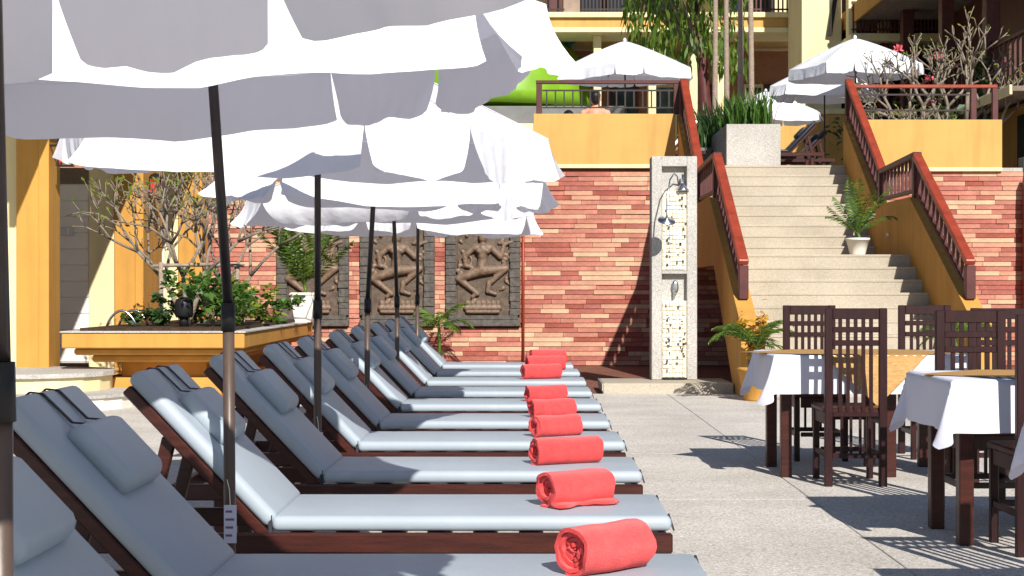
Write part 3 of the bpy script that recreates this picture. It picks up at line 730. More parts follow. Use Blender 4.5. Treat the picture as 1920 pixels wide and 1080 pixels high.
def umbrella(label, loc, group, tilt=(0,0), a0=.2, Rr=1.12, rim=1.90, rise=.42, val=.20, seed=0, lean=(0,0), gap=.038, curl=1.0, two=True, n=8):
    rng = random.Random(seed); root = thing('parasol', label, 'umbrella', loc, 0, group)
    jt = rim*.58
    top = Vector((lean[0], lean[1], rim+rise-.02)); jp = Vector((lean[0]*.08, lean[1]*.08, jt))
    MB().tube([(0,0,-.0), jp], .018, 14).build('lower_pole', M_pole_lo, root, True)
    dirp = (top-jp).normalized()
    MB().tube([jp, top], .0155, 14).build('upper_pole', M_pole_up, root, True)
    MB().tube([jp-Vector((0,0,.065)), jp+dirp*.02], [.0225, .0215], 14).build('tilt_joint', M_black, root, True)
    MB().lathe([(.25, .0), (.25, .05), (.22, .07), (.04, .075), (.035, .26), (.03, .27)], 24).build('base', M_granite, root)
    q = Quaternion((1,0,0), tilt[0]) @ Quaternion((0,1,0), tilt[1])
    cb, rm, NA = canopy(Rr, rise, n, a0, .06, seed)
    cpos = Vector((lean[0], lean[1], rim))
    cv = cb.build('canopy', M_canvas, root, True, cpos, fix=False); cv.rotation_mode = 'QUATERNION'; cv.rotation_quaternion = q
    N = len(rm)
    for p in range(n):
        pts = [rm[(p*NA+k) % N] for k in range(NA+1)]; fl = MB(); rows = 6; vs = []; ph = rng.uniform(0, 6.28); cu = rng.gauss(0, .06)*curl
        fold = rng.uniform(.012, .030)*curl*(1 if p % 2 == 0 else .6); c0, c1 = rng.uniform(-.03, .09)*curl, rng.uniform(-.03, .09)*curl
        fine = []
        for k in range(4*NA+1):
            a_, f_ = divmod(k, 4); fine.append(pts[a_].lerp(pts[min(a_+1, NA)], f_/4))
        K = len(fine)-1; ctr = (fine[0]+fine[-1])/2
        for r_ in range(rows+1):
            t = r_/rows
            for k in range(K+1):
                u = k/K; b = fine[k]; outv = Vector((b.x, b.y, 0)).normalized(); along = (fine[-1]-fine[0]).normalized()
                shrink = gap*t**1.3*(1-2*u)
                edge = min(u, 1-u); rnd = (.018*math.exp(-edge*34))*t + .010*t*math.sin(ph+u*9)*curl
                o_ = .035*t + fold*t*math.sin(ph+u*7.5) + .5*fold*t*math.sin(ph*2+u*17) + .35*fold*t*math.sin(ph*3+u*41) + cu*t*t + (c0*math.exp(-u*7)+c1*math.exp(-(1-u)*7))*t*t
                vs.append(b + outv*o_ + along*shrink*1.0 + Vector((0,0,-val*t*(1-.04*math.sin(math.pi*u)*math.sin(ph)) + rnd - .0005)))
        fs = [(r_*(K+1)+k, r_*(K+1)+k+1, (r_+1)*(K+1)+k+1, (r_+1)*(K+1)+k) for r_ in range(rows) for k in range(K)]
        fl.add(vs, fs); link('valance', fl.mesh('valance', M_canvas, True, False), cv)
    for p in range(n):
        e = rm[p*NA]
        MB().tube([(0, 0, rise-.03), e*.5+Vector((0,0,rise*.5-.045)) if False else Vector((e.x*.5, e.y*.5, rise*(1-.5**1.18)-.012)), Vector((e.x*.985, e.y*.985, e.z-.008))], .0055, 5).build('rib', M_pole_up, cv)
        sm_ = MB()
        for k in range(9):
            t0, t1 = k/9, (k+1)/9
            f_ = lambda t: Vector((e.x*t, e.y*t, rise*(1-t**1.18)+.0035))
            sm_.bar(f_(t0), f_(t1), .018, .0025)
        sm_.build('seam', M_canvas, cv)
        MB().tube([(0, 0, rise-.36), Vector((e.x*.5, e.y*.5, rise*(1-.5**1.18)-.02))], .004, 5).build('strut', M_pole_up, cv)
    MB().lathe([(.03, 0), (.035, .02), (.02, .05), (.006, .06)], 12).build('finial', M_canvas, cv, True, (0, 0, rise+.0))
    MB().tube([(0, 0, rise-.40), (0, 0, rise-.33)], .03, 12).build('hub', M_black, cv, True)
    return root
UG = 'white parasols between the loungers'
for i, (x, d, tl, a0, lean, lab) in enumerate((
    (-.745, 2.2, (R(2.2), R(-6.5)), R(45), (-.03, 0), 'white parasol nearest the camera, its pole at the left edge'),
    (-.895, 4.7, (R(2.5), R(-4)), R(19), (-.09, 0), 'white parasol whose tall dark pole stands beside the second towel lounger'),
    (-.96, 7.15, (R(3.6), R(2)), R(-16), (-.0, 0), 'third white parasol from the camera, in the row between the loungers'),
    (-.98, 9.55, (R(2), R(2)), R(10), (.075, 0), 'fourth white parasol from the camera, its pole leaning right'),
    (-1.0, 12.1, (R(2), R(-2)), R(-20), (-.05, 0), 'fifth white parasol from the camera, in the row between the loungers'),
    (-1.03, 14.75, (R(1), R(1)), R(35), (.01, 0), 'farthest white parasol of the row between the loungers'))):
    umbrella(lab, (x, d, 0), UG, tl, a0, (1.10, 1.08, 1.12, 1.10, 1.12, 1.10)[i], (1.825, 1.935, 1.925, 1.915, 1.925, 1.93)[i], .42, .20, 40+i, lean)
TG = 'white parasols on the upper terrace'
TZ = 3.133
for i, (px, d, lab) in enumerate(((1172, 27.2, 'white parasol on the upper terrace behind the left yellow parapet'),
                                  (1604, 27.2, 'large white parasol on the upper terrace above the stair head'),
                                  (1546, 29.5, 'white parasol half hidden behind the larger one above the stair head'),
                                  (1437, 33.5, 'low looking white parasol farthest back on the upper terrace behind the grass'))):
    umbrella(lab, (X(px, d), d, TZ), TG, (R(2), R(random.uniform(-2, 2))), R((45, 20, -15, 30)[i]), 1.15, (1.93, 1.98, 1.90, 1.86)[i], .50, .19, 60+i, (0, 0), .02, .5)

# ================================================================== LOUNGERS
LW = .56
def make_lounger(vin=M_vinyl):
    r = thing('sun_lounger', 'x', 'sun lounger'); h = LW/2
    ZB = .40
    for s_ in (-1, 1):
        yy = s_*(h+.012)
        MB().box((-1.42, yy-.016, .335), (.485, yy+.016, .40), .006).build('side_rail', M_wood, r)
    MB().box((.44, -h-.0, .338), (.47, h-.0, .398), .004).build('end_rail', M_wood, r)
    MB().box((-1.42, -h+.005, .338), (-1.39, h-.005, .398), .004).build('end_rail', M_wood, r)
    for xx in (.30, -1.22):
        for s_ in (-1, 1): MB().box((xx-.03, s_*(h-.03)-.022, 0), (xx+.03, s_*(h-.03)+.022, .337), .006).build('leg', M_wood, r)
    for k in range(8): MB().box((-.76+k*.15, -h+.01, .375), (-.68+k*.15, h-.01, .392), .003).build('slat', M_wood, r)
    seat = rbox((-.81, -h, .401), (.485, h, .452), .022, 4).build('seat_cushion', vin, r, True)
    # back: pivots at x=-.815, z=.40
    bk = Vector((-.815, 0, .40)); ang = R(46.5); dv = Vector((-math.cos(ang), 0, math.sin(ang))); nv = Vector((math.sin(ang), 0, math.cos(ang)))
    def BM(a, b):  # matrix: local u along the back, v across, w normal
        return Matrix(((dv.x, 0, nv.x, bk.x), (dv.y, 1, nv.y, bk.y), (dv.z, 0, nv.z, bk.z), (0,0,0,1)))
    M = BM(0, 0)
    for s_ in (-1, 1): MB().box((0, s_*(h-.03)-.02, -.038), (.655, s_*(h-.03)+.02, -.002), .005, 0, M).build('back_rail', M_wood, r)
    for u in (.06, .20, .34, .48, .59): MB().box((u, -h+.052, -.03), (u+.06, h-.052, -.004), .003, 0, M).build('back_slat', M_wood, r)
    c_ = rbox((.012, -h, .0), (.675, h, .056), .024, 4)
    c_.v = [M @ Vector(v) for v in c_.v]; c_.build('back_cushion', vin, r, True)
    pmb = rbox((.315, -h*.62, .057), (.53, h*.62, .122), .031, 5)
    pmb.v = [M @ Vector((v[0], v[1], v[2]-.02*(abs(v[0]-.422)/.107)**2)) for v in pmb.v]; pmb.build('pillow', vin, r, True)
    for s_ in (-1, 1):
        yy = s_*h*.24; s2 = MB()
        pts = [Vector((.51, yy, .10)), Vector((.55, yy, .064)), Vector((.655, yy, .060)), Vector((.681, yy, .038)), Vector((.681, yy, -.01)), Vector((.60, yy, -.045))]
        for a, b in zip(pts, pts[1:]): s2.bar(M @ a, M @ b, .014, .004, nv)
        s2.build('strap', M_strap if vin is not M_vinylw else M_vinylw, r)
    for s_ in (-1, 1):
        MB().bar(M @ Vector((.45, s_*(h-.075), -.04)), (-1.24, s_*(h-.075), .345), .03, .045, c=.004).build('prop', M_wood, r)
        MB().bar((.478, s_*(h-.05), .452), (.495, s_*(h-.05), .40), .022, .006, (1,0,0)).build('tie', M_strap, r)
        MB().bar((-.812, s_*(h-.012), .455), (-.812, s_*(h-.012), .40), .02, .012, (1,0,0)).build('tie', M_strap, r)
    return r
LD = [2.72, 3.74, 4.99, 6.24, 7.47, 8.64, 9.92, 11.2, 12.5, 13.9, 15.2]
LLAB = ['grey cushioned lounger cut off at the lower left corner, without a towel',
        'nearest grey lounger with a towel, shaded backrest in front of the dark pole',
        'lounger right behind the nearest towel lounger, sunlit backrest with shadow stripe',
        'third lounger with a towel counting from the camera, fully shaded backrest',
        'fourth lounger with a towel counting from the camera', 'fifth lounger with a towel counting from the camera',
        'sixth lounger with a towel counting from the camera', 'grey lounger without a towel in the far half of the row',
        'seventh lounger with a towel counting from the camera', 'second farthest lounger of the row, with a towel',
        'farthest lounger of the row, next to the brick wall']
proto = make_lounger()
for i, d in enumerate(LD):
    o = proto if i == 0 else copy_tree(proto)
    o.location = (random.uniform(-.012, .012)+(.05 if i == 0 else 0), d+LW/2, 0); o.rotation_euler = (0, 0, R(random.uniform(-.4, .4)))
    tag(o, LLAB[i], 'sun lounger', 'grey loungers in a row')
# loungers up on the terrace
wl = make_lounger(M_vinylw); wl.location = (X(1165, 26.3), 26.3, TZ); wl.rotation_euler = (0, 0, R(180)); tag(wl, 'white cushioned lounger behind the left railing on the upper terrace', 'sun lounger')
w2 = copy_tree(wl); w2.location = (X(1115, 25.6), 26.2, TZ); w2.rotation_euler = (0, 0, R(-90)); tag(w2, 'lounger on the upper terrace with a person sitting on it', 'sun lounger')
bl = make_lounger(M_vinylb)
for i, (px, d) in enumerate(((1385, 26.6), (1412, 27.8))):
    o = bl if i == 0 else copy_tree(bl)
    o.location = (X(px, d), d, TZ); o.rotation_euler = (0, 0, R(180)); tag(o, ('nearer black lounger seen through the gap at the stair head', 'farther black lounger seen through the gap at the stair head')[i], 'sun lounger', 'black loungers at the stair head')

# ------------------------------------------------------------------ rolled towels
def towel(label, loc, rz, L=.29, Rr=.062, seed=0, flap=.03, turns=4.6):
    rng = random.Random(seed); mb = MB(); n = int(turns*22); th = Rr/turns*.74; sec = []; NL = 7
    for i in range(n+1):
        a = 2*math.pi*turns*i/n; r_ = .008+(Rr-.008)*i/n; sec.append((a, r_))
    offs = [rng.uniform(-.009, .009) for _ in range(n+1)]
    for k in range(2, n-1): offs[k] = (offs[k-1]*.7+offs[k]*.6)
    vs = []; fs = []
    a_end = math.pi*(2*turns)
    for i, (a, r_) in enumerate(sec):
        ang = a - a_end - math.pi*.42
        for j in range(NL+1):
            t = j/NL; ax = (t-.5)*(L+2*offs[i]) + (.018*(1-i/n) if j in (0,) else 0)
            wob = 1+.03*math.sin(9*t+seed)*math.sin(ang+seed)+.022*math.sin(3*ang+5*t+seed)+.012*math.sin(7*ang+11*t+2*seed)
            for rr in (r_-th, r_):
                rr = max(.002, rr)*wob
                zz = rr*math.sin(ang)*.95; yy = rr*math.cos(ang)*1.03
                zz = max(zz, -Rr*.86) if i > n*.75 else zz
                vs.append((ax, yy, zz+Rr*.88))
    S = 2*(NL+1)
    for i in range(n):
        for j in range(NL):
            a = i*S+2*j; b = a+S
            fs += [(a, a+2, b+2, b), (a+1, b+1, b+3, a+3)]
        fs += [(i*S, i*S+S, i*S+S+1, i*S+1), (i*S+2*NL, i*S+2*NL+1, i*S+S+2*NL+1, i*S+S+2*NL)]
    fs += [(n*S+2*j, n*S+2*j+2, n*S+2*j+3, n*S+2*j+1) for j in range(NL)]
    mb.add(vs, fs)
    r = thing('rolled_towel', label, 'towel', loc, rz, 'coral towels rolled on the loungers')
    auto(mb.build('roll', M_towel, r), 70)
    if flap < .04: return r
    fl = MB(); NX = 8
    for j in range(NX+1):
        x = -L/2-.004+(L+.006)*j/NX
        fl.v += [(x, -Rr*.30, .002), (x, -Rr*.72-flap*(.6+.4*math.sin(j+seed)), .003+.004*abs(math.sin(j*1.3+seed))), (x, -Rr*.72-flap*(.6+.4*math.sin(j+seed)), .012+.004*abs(math.sin(j*1.3+seed))), (x, -Rr*.62, .022)]
    for j in range(NX):
        for k in range(4): fl.f.append([j*4+k, j*4+(k+1) % 4, j*4+4+(k+1) % 4, j*4+4+k]); fl.m.append(0)
    fl.f += [[0,1,2,3], [NX*4+3, NX*4+2, NX*4+1, NX*4]]; fl.m += [0, 0]
    fl.build('loose_hem', M_towel, r, True)
    return r
TW = [(1, 1132, 40, .225, .072, 'nearest rolled coral towel, lying at the bottom of the picture'),
      (2, 1077, 34, .245, .068, 'second nearest rolled coral towel, with a loose hem'),
      (3, 1060, 24, .29, .066, 'third nearest rolled coral towel'), (4, 1041, 32, .255, .062, 'fourth rolled coral towel counting from the camera'),
      (5, 1033, 28, .265, .061, 'fifth rolled coral towel counting from the camera'), (6, 1022, 24, .27, .062, 'sixth rolled coral towel counting from the camera'),
      (8, 1014, 20, .33, .072, 'seventh rolled coral towel counting from the camera'), (9, 1022, 15, .35, .078, 'second farthest rolled coral towel'), (10, 1027, 12, .36, .082, 'farthest rolled coral towel, near the brick wall')]
for k, (li, px, yaw, L, Rr, lab) in enumerate(TW):
    d = LD[li]+LW*.5
    towel(lab, (X(px, d), d, .4515), R(yaw), L, Rr, k, (.02, .05, .012, .02, .015, .012, .01, .01, .01)[k], (4.6, 4.3, 3.6, 3.9, 4.2, 3.8, 3.5, 3.5, 3.4)[k])

# a price tag hanging on the second pole, white folded paper under the third lounger
for k, (x, d, lab) in enumerate(((-.96, 7.10, 'small pale tag on the pole of the third parasol'), (-.98, 9.50, 'small pale tag on the pole of the fourth parasol'))):
    t2 = thing('paper_tag', lab, 'tag', (x+.012, d, .43)); MB().box((-.019, -.0015, 0), (.019, .0, .10), .0005).build('card', mat('tag_card', (.62, .60, .68), .6), t2)
    MB().tube([(0, 0, .10), (-.004, .008, .14), (-.012, .03, .17)], .0015, 4).build('string', M_white, t2)
tg = thing('paper_tag', 'pale printed tag tied to the nearest full umbrella pole', 'tag', (-.90+.012, 4.655, .42))
MB().box((-.019, -.0015, 0), (.019, .0, .115), .0005).build('card', mat('tag_card', (.62, .60, .68), .6), tg)
for k in range(4): MB().box((-.014, -.0022, .02+k*.024), (.006+.003*(k % 3), -.0016, .027+k*.024)).build('print_line', mat('tag_print', (.16, .10, .25), .6), tg)
MB().tube([(0, 0, .115), (-.004, .008, .16), (-.012, .012, .19)], .0015, 4).build('string', M_white, tg)

# ================================================================== DINING TABLES AND CHAIRS
def make_chair():
    r = thing('dining_chair', 'x', 'chair'); W = .375; hw = W/2; D = .42; HH = 1.075
    # back plane at y=0, seat towards +y
    for s_ in (-1, 1):
        MB().box((s_*(hw-.024)-.024, -.018, 0), (s_*(hw-.024)+.024, .018, HH), .004).build('leg', M_chair, r)
        MB().box((s_*(hw-.02)-.019, D-.04, 0), (s_*(hw-.02)+.019, D-.002, .44), .004).build('leg', M_chair, r)
        MB().box((s_*(hw-.02)-.012, .019, .37), (s_*(hw-.02)+.012, D-.041, .44), .002).build('apron', M_chair, r)
        MB().box((s_*(hw-.02)-.011, .019, .17), (s_*(hw-.02)+.011, D-.041, .20), .002).build('stretcher', M_chair, r)
    xi = hw-.0485
    for za, zb, th in ((1.008, HH-.001, .015), (.928, .962, .013), (.848, .882, .013), (.42, .45, .013)):
        MB().box((-xi, -th, za), (xi, th, zb), .003).build('back_rail', M_chair, r)
    sm = [MB().box((-.0105, -.009, a), (.0105, .009, b)).mesh('back_slat', M_chair) for a, b in ((.451, .8475), (.8825, .9275), (.9625, 1.0075))]
    for k in range(5):
        x = -xi+2*xi*(k+1)/6
        for m in sm: link('back_slat', m, r, (x, 0, 0))
    MB().box((-hw-.005, -.0, .4405), (hw+.005, D+.015, .475), .008).build('seat', M_wood, r)
    bpy.data.objects  # seat sits between the stiles
    for yy in (-.0, D-.021): MB().box((-xi, yy-.010, .17), (xi, yy+.010, .20), .002).build('stretcher', M_chair, r)
    MB().box((-xi, D-.033, .37), (xi, D-.009, .44), .002).build('apron', M_chair, r)
    lm = MB().box((-.008, -.007, .2005), (.008, .007, .4195)).mesh('lower_slat', M_chair)
    for k in range(4): link('lower_slat', lm, r, (-xi+2*xi*(k+1)/5, 0, 0))
    return r
ch0 = make_chair()
CH = [(1.99, 9.32, 0, 'slatted dark chair with its back to us at the farther table'),
      (X(1517, 11.1), 11.1, 180, 'dark chair behind the farther table, nearest the shower column'),
      (X(1733, 11.2), 11.2, 180, 'dark chair behind the farther table, right of the stair centre'),
      (X(1819, 8.3), 8.3, 180, 'dark chair facing us between the two tables'),
      (2.88, 9.35, 0, 'dark chair half hidden behind the chair between the two tables'),
      (2.36, 6.85, 0, 'dark chair cut off by the right edge in front of the nearer table'),
      (2.24, 5.92, 180, 'dark chair outside the right edge whose lattice shadow falls on the floor')]
for i, (x, d, rz, lab) in enumerate(CH):
    o = ch0 if i == 0 else copy_tree(ch0)
    o.location = (x, d, 0); o.rotation_euler = (0, 0, R(rz+random.uniform(-2, 2))); tag(o, lab, 'chair', 'dark slatted dining chairs')

def table(x0, x1, y0, y1, ztop, lab, clab, rlab, ov=.25, mid=False, legx=(.17, .17), legy=(.15, .2), rx=None, seed=0):
    r = thing('dining_table', lab, 'table', ((x0+x1)/2, (y0+y1)/2, 0), 0, 'dark dining tables'); cx, cy = r.location.x, r.location.y; hx, hy = (x1-x0)/2, (y1-y0)/2
    MB().box((-hx, -hy, ztop-.035), (hx, hy, ztop), .006).build('table_top', M_wood, r)
    lx = [-hx+legx[0], hx-legx[1]] + ([-hx+legx[0]+.66] if mid else [])
    for x in lx:
        for yy in (-hy+legy[0], hy-legy[1]): MB().box((x-.034, yy-.034, 0), (x+.034, yy+.034, ztop-.036), .005).build('leg', M_wood, r)
    for yy in (-hy+legy[0], hy-legy[1]): MB().box((-hx+legx[0]+.035, yy-.012, ztop-.13), (hx-legx[1]-.035, yy+.012, ztop-.0365), .003).build('apron', M_chair, r)
    # cloth
    rng = random.Random(seed); c = thing('tablecloth', clab, 'tablecloth', (cx, cy, ztop), 0, 'white tablecloths'); mb = MB(); NX, NY = 76, 56
    ex, ey = hx+.006, hy+.006; ph = rng.uniform(0, 6.28)
    vs = []
    for j in range(NY+1):
        for i in range(NX+1):
            u = -(hx+ov)+2*(hx+ov)*i/NX; v = -(hy+ov)+2*(hy+ov)*j/NY
            oxv = max(0, abs(u)-ex); oyv = max(0, abs(v)-ey); su = math.copysign(1, u); sv = math.copysign(1, v)
            x = max(-ex, min(ex, u)); yv = max(-ey, min(ey, v)); zz = .003
            mx, mn = max(oxv, oyv), min(oxv, oyv)
            drop = mx + .30*mn
            fl = .055+.03*math.sin(u*9+v*7+ph)
            if oxv > 0: x += su*oxv*(fl+.05*math.sin(v*11+ph)+.03*math.sin(v*27))
            if oyv > 0: yv += sv*oyv*(fl*.7+.05*math.sin(u*9+ph)+.025*math.sin(u*23+1))
            if mn > 0:   # the corner stands out as a fold
                k = mn*.24; x += su*k; yv += sv*k*.42
                x += su*.06*math.sin(3.14*(oxv-oyv)/ov)*mn/ov; yv -= sv*.05*math.sin(3.14*(oxv-oyv)/ov)*mn/ov
            zz -= drop*.985
            vs.append((x, yv, zz))
    fs = [(j*(NX+1)+i, j*(NX+1)+i+1, (j+1)*(NX+1)+i+1, (j+1)*(NX+1)+i) for j in range(NY) for i in range(NX)]
    mb.add(vs, fs); mb.build('cloth_sheet', M_linen, c, True, fix=False)
    # gold overlay laid as a diamond
    ov2 = thing('table_runner', rlab, 'runner', (cx, cy, ztop+.004), 0, 'gold overlays on the tablecloths'); q = MB(); half = rx or (hy+.30)
    NN = 28; vs = []
    for j in range(NN+1):
        for i in range(NN+1):
            a = (i/NN-.5)*2; b = (j/NN-.5)*2; u = (a-b)/2*half; v = (a+b)/2*half
            oy2 = max(0, abs(v)-ey-.01); sv = math.copysign(1, v); yv = max(-ey-.012, min(ey+.012, v))
            vs.append((u, yv+sv*(.012*min(1, oy2*30)+oy2*(.20+.03*math.sin(u*9))), .003-oy2*.97))
    fs = [(j*(NN+1)+i, j*(NN+1)+i+1, (j+1)*(NN+1)+i+1, (j+1)*(NN+1)+i) for j in range(NN) for i in range(NN)]
    q.add(vs, fs); q.build('runner_sheet', M_bamboo, ov2, True, fix=False)
table(1.55, 2.79, 9.62, 10.5, .775, 'farther dark dining table under a white cloth with gold overlay', 'white cloth on the farther table with a lattice shadow on it', 'gold woven overlay hanging as a triangle from the farther table', .25, True, (.10, .12), (.18, .12), .78, 1)
table(1.93, 3.2, 6.98, 7.80, .775, 'nearer dark dining table at the right edge under a white cloth', 'white cloth with a hanging corner on the nearer table', 'gold woven overlay on the nearer table at the right edge', .25, False, (.11, .2), (.2, .12), .70, 2)
table(1.80, 3.2, 4.55, 5.5, .775, 'dark table mostly outside the right edge of the picture', 'white cloth just showing at the right edge, closest to us', 'gold woven overlay on the table outside the right edge', .22, False, (.3, .2), (.2, .2), .6, 3)

# ================================================================== UPPER TERRACE BACKGROUND
# lime green rounded fibreglass form
sd_ = thing('lime_dome', 'big rounded lime green fibreglass form behind the nearest umbrellas', 'slide', (X(930, 40), 41.5, Z(197, 40)))
MB().lathe([(2.62*math.cos(R(a)), 2.62*math.sin(R(a))) for a in range(0, 88, 6)], 40).build('shell', M_lime, sd_, True)
MB().tube([(2.60*math.cos(R(a)), -.8, 2.56*math.sin(R(a))) for a in range(40, 100, 5)], .14, 8).build('rim_band', M_dgreen, sd_, True)
pf = thing('slide_platform', 'dark grey low platform with cream ledge under the lime green form', 'platform', (X(930, 38), 40, 3.13))
za, zb, zc = Z(197, 38)-3.13, Z(232, 38)-3.13, Z(262, 38)-3.13
MB().box((-6, -2, zb), (3.2, 5, za-.02), .02).build('deck', M_greywall, pf); MB().box((-6, -2.1, zc), (3.2, -1.9+5, zb-.001), .02).build('ledge', M_cream, pf); MB().box((-6, -1.7, 0), (3.2, 4, zc-.001)).build('base', M_greywall, pf)

def railing_into(parent, x0, x1, y0, z0, z1, nb, m, name='balcony_railing'):
    rr = MB().box((x0, y0-.03, z1-.07), (x1, y0+.03, z1), .004).build(name, m, parent)
    MB().box((x0, y0-.015, z0+.08), (x1, y0+.015, z0+.12)).build('bar', m, rr)
    MB().box((x0, y0-.015, z1-.22), (x1, y0+.015, z1-.18)).build('bar', m, rr)
    me = MB().box((-.02, -.012, z0), (.02, .012, z1-.071)).mesh('baluster', m)
    for i in range(nb): link('baluster', me, rr, (x0+(i+.5)*(x1-x0)/nb, y0, 0))
# long hotel wing across the back
DB = 40.0
hb = thing('hotel_wing', 'long yellow hotel wing with maroon balcony railings across the back', 'building', (4, DB, 3.13)); ho = Vector((4, DB, 3.13))
def HB(name, a, b, m, c=.01, par=None): return MB().box(Vector(a)-ho, Vector(b)-ho, c).build(name, m, par or hb)
zs0, zs1 = Z(78, DB), Z(42, DB)
HB('slab', (-14, DB-1.4, zs0+.12), (X(1515, DB), DB+6, zs1-.13), M_parapet); HB('cornice', (-14, DB-1.5, zs1-.129), (X(1515, DB), DB-.0, zs1), M_cream); HB('cornice', (-14, DB-1.46, zs0), (X(1515, DB), DB, zs0+.119), M_cream)
HB('rear_wall', (-14, DB+1.6, 3.13), (X(1515, DB), DB+1.9, zs0), mat('terracotta_wall', (.34, .16, .09), .8))
HB('rear_wall', (-14, DB+1.6, zs1), (X(1515, DB), DB+1.9, zs1+3), M_cream)
HB('roof', (-15, DB-2.2, zs1+3.0), (X(1515, DB), DB+7, zs1+3.3), M_roof)
for px0_, px1_ in ((1022, 1054), (1054, 1086), (1190, 1215), (1340, 1360), (1480, 1514)):
    HB('column', (X(px0_, DB), DB-1.2, zs1), (X(px1_, DB)-.02, DB-.8, zs1+3.0), M_maroon if px0_ != 1054 else mat('taupe_column', (.30, .22, .17), .8))
for px0_, px1_ in ((1330, 1352), (1490, 1516), (1285, 1300), (1210, 1224), (1110, 1124)):
    HB('column', (X(px0_, DB), DB-1.0, 3.13), (X(px1_, DB), DB-.6, zs0), M_cream)
for k, (a, b) in enumerate(((1088, 1138), (1140, 1188), (1220, 1275), (1365, 1412), (1418, 1470))):
    wv = HB('window', (X(a, DB), DB+1.5, zs1+.15), (X(b, DB), DB+1.595, zs1+2.5), M_maroon); HB('pane', (X(a, DB)+.06, DB+1.46, zs1+.25), (X(b, DB)-.06, DB+1.499, zs1+2.4), M_glass, .004, wv)
for k, (a, b) in enumerate(((1070, 1105), (1150, 1205), (1230, 1280), (1344, 1375), (1410, 1448), (1452, 1486))):
    wv = HB('glass_door', (X(a, DB), DB+1.5, 3.15), (X(b, DB), DB+1.595, zs0-.9), M_maroon if k % 2 else M_cream); HB('pane', (X(a, DB)+.07, DB+1.46, 3.25), (X(b, DB)-.07, DB+1.499, zs0-1.0), M_glass, .004, wv)
railing_into(hb, -14-ho.x, X(1056, DB)-ho.x, -1.3, zs1-ho.z, zs1-ho.z+1.0, 60, M_iron)
railing_into(hb, X(1086, DB)-ho.x, X(1190, DB)-ho.x, -1.3, zs1-ho.z, zs1-ho.z+1.0, 16, M_iron)
railing_into(hb, X(1400, DB)-ho.x, X(1512, DB)-ho.x, -1.3, zs1-ho.z, zs1-ho.z+1.0, 14, M_maroon)
# corner block with stair and balcony
DC = 36.0
cb = thing('corner_block', 'cream corner block with a maroon balcony right of the hotel wing', 'building', (8.5, DC, 3.13)); co = Vector((8.5, DC, 3.13))
def CBx(name, a, b, m, c=.01, par=None): return MB().box(Vector(a)-co, Vector(b)-co, c).build(name, m, par or cb)
zf = Z(70, DC)
CBx('wall', (X(1512, DC), DC+.6, 3.13), (X(1588, DC), DC+2.5, zf+4), M_cream)
CBx('floor_slab', (X(1586, DC), DC-.6, zf-.18), (X(1775, DC), DC+3, zf), M_cream); CBx('ceiling_slab', (X(1586, DC), DC-.6, zf+2.9), (X(1790, DC), DC+3, zf+3.2), M_cream)
for a, b, m in ((1586, 1602, M_cream), (1645, 1662, M_cream), (1690, 1702, M_redrail), (1760, 1775, M_maroon)):
    CBx('column', (X(a, DC), DC-.3, zf), (X(b, DC), DC+.0, zf+2.9), m)
    CBx('column', (X(a, DC), DC-.3, 3.13), (X(b, DC), DC+.0, zf-.181), M_maroon)
wv = CBx('window', (X(1605, DC), DC+1.5, zf+.02), (X(1690, DC), DC+1.6, zf+2.3), M_maroon); CBx('pane', (X(1610, DC), DC+1.45, zf+.1), (X(1646, DC), DC+1.499, zf+2.2), M_glass, .004, wv); CBx('pane', (X(1650, DC), DC+1.45, zf+.1), (X(1686, DC), DC+1.499, zf+2.2), M_glass, .004, wv)
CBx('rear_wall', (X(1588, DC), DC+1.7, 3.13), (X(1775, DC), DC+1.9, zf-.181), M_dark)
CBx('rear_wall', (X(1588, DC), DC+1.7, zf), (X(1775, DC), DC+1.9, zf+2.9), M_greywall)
dg = MB().bar(Vector((X(1574, DC), DC+.5, Z(-10, DC)))-co, Vector((X(1563, DC), DC+.5, Z(60, DC)))-co, .1, .05, (0,1,0)).build('stair_stringer', M_dark, cb)
railing_into(cb, X(1588, DC)-co.x, X(1768, DC)-co.x, -.5, zf-co.z, Z(10, DC)-co.z, 26, M_maroon)
# right wing in the shade: runs away from the camera
rw = thing('right_wing', 'shaded timber framed wing with dark posts along the right side', 'building', (9, 28, 0)); ro = Vector((9, 28, 0))
def RW(name, a, b, m, c=.01, par=None): return MB().box(Vector(a)-ro, Vector(b)-ro, c).build(name, m, par or rw)
RW('ground_wall', (8.55, 24.9, -.03), (8.9, 38, 4.4), M_orange); RW('upper_wall', (9.6, 24.9, 4.7), (9.9, 38, 8.5), M_maroon)
RW('floor_slab', (8.3, 24.9, 4.45), (9.9, 38, 4.69), M_maroon)
MB().prism_x([(24.6-28, 4.36), (38.5-28, 4.36), (38.5-28, 4.44), (24.6-28, 4.44)], 7.75-9, 8.3-9).build('eave', M_roof, rw)
RW('eave_fascia', (7.70, 24.6, 4.30), (7.749, 38.5, 4.46), M_cream)
for yy in (25.2, 28.0, 31.0, 34.2, 37.3): RW('post', (8.35, yy, 4.70), (8.60, yy+.28, 7.4), M_maroon, .01)
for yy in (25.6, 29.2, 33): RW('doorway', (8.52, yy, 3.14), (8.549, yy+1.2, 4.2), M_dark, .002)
for a, b in ((25.5, 28.0), (28.3, 31), (31.3, 34.2), (34.5, 37.3)):
    rr = RW('side_railing', (8.44, a, 5.55), (8.50, b, 5.62), M_maroon); me = MB().box((-.02, -.015, 4.70), (.02, .015, 5.549)).mesh('baluster', M_maroon)
    for k in range(9): link('baluster', me, rr, (8.47-9, a+(k+.5)*(b-a)/9-28, 0))
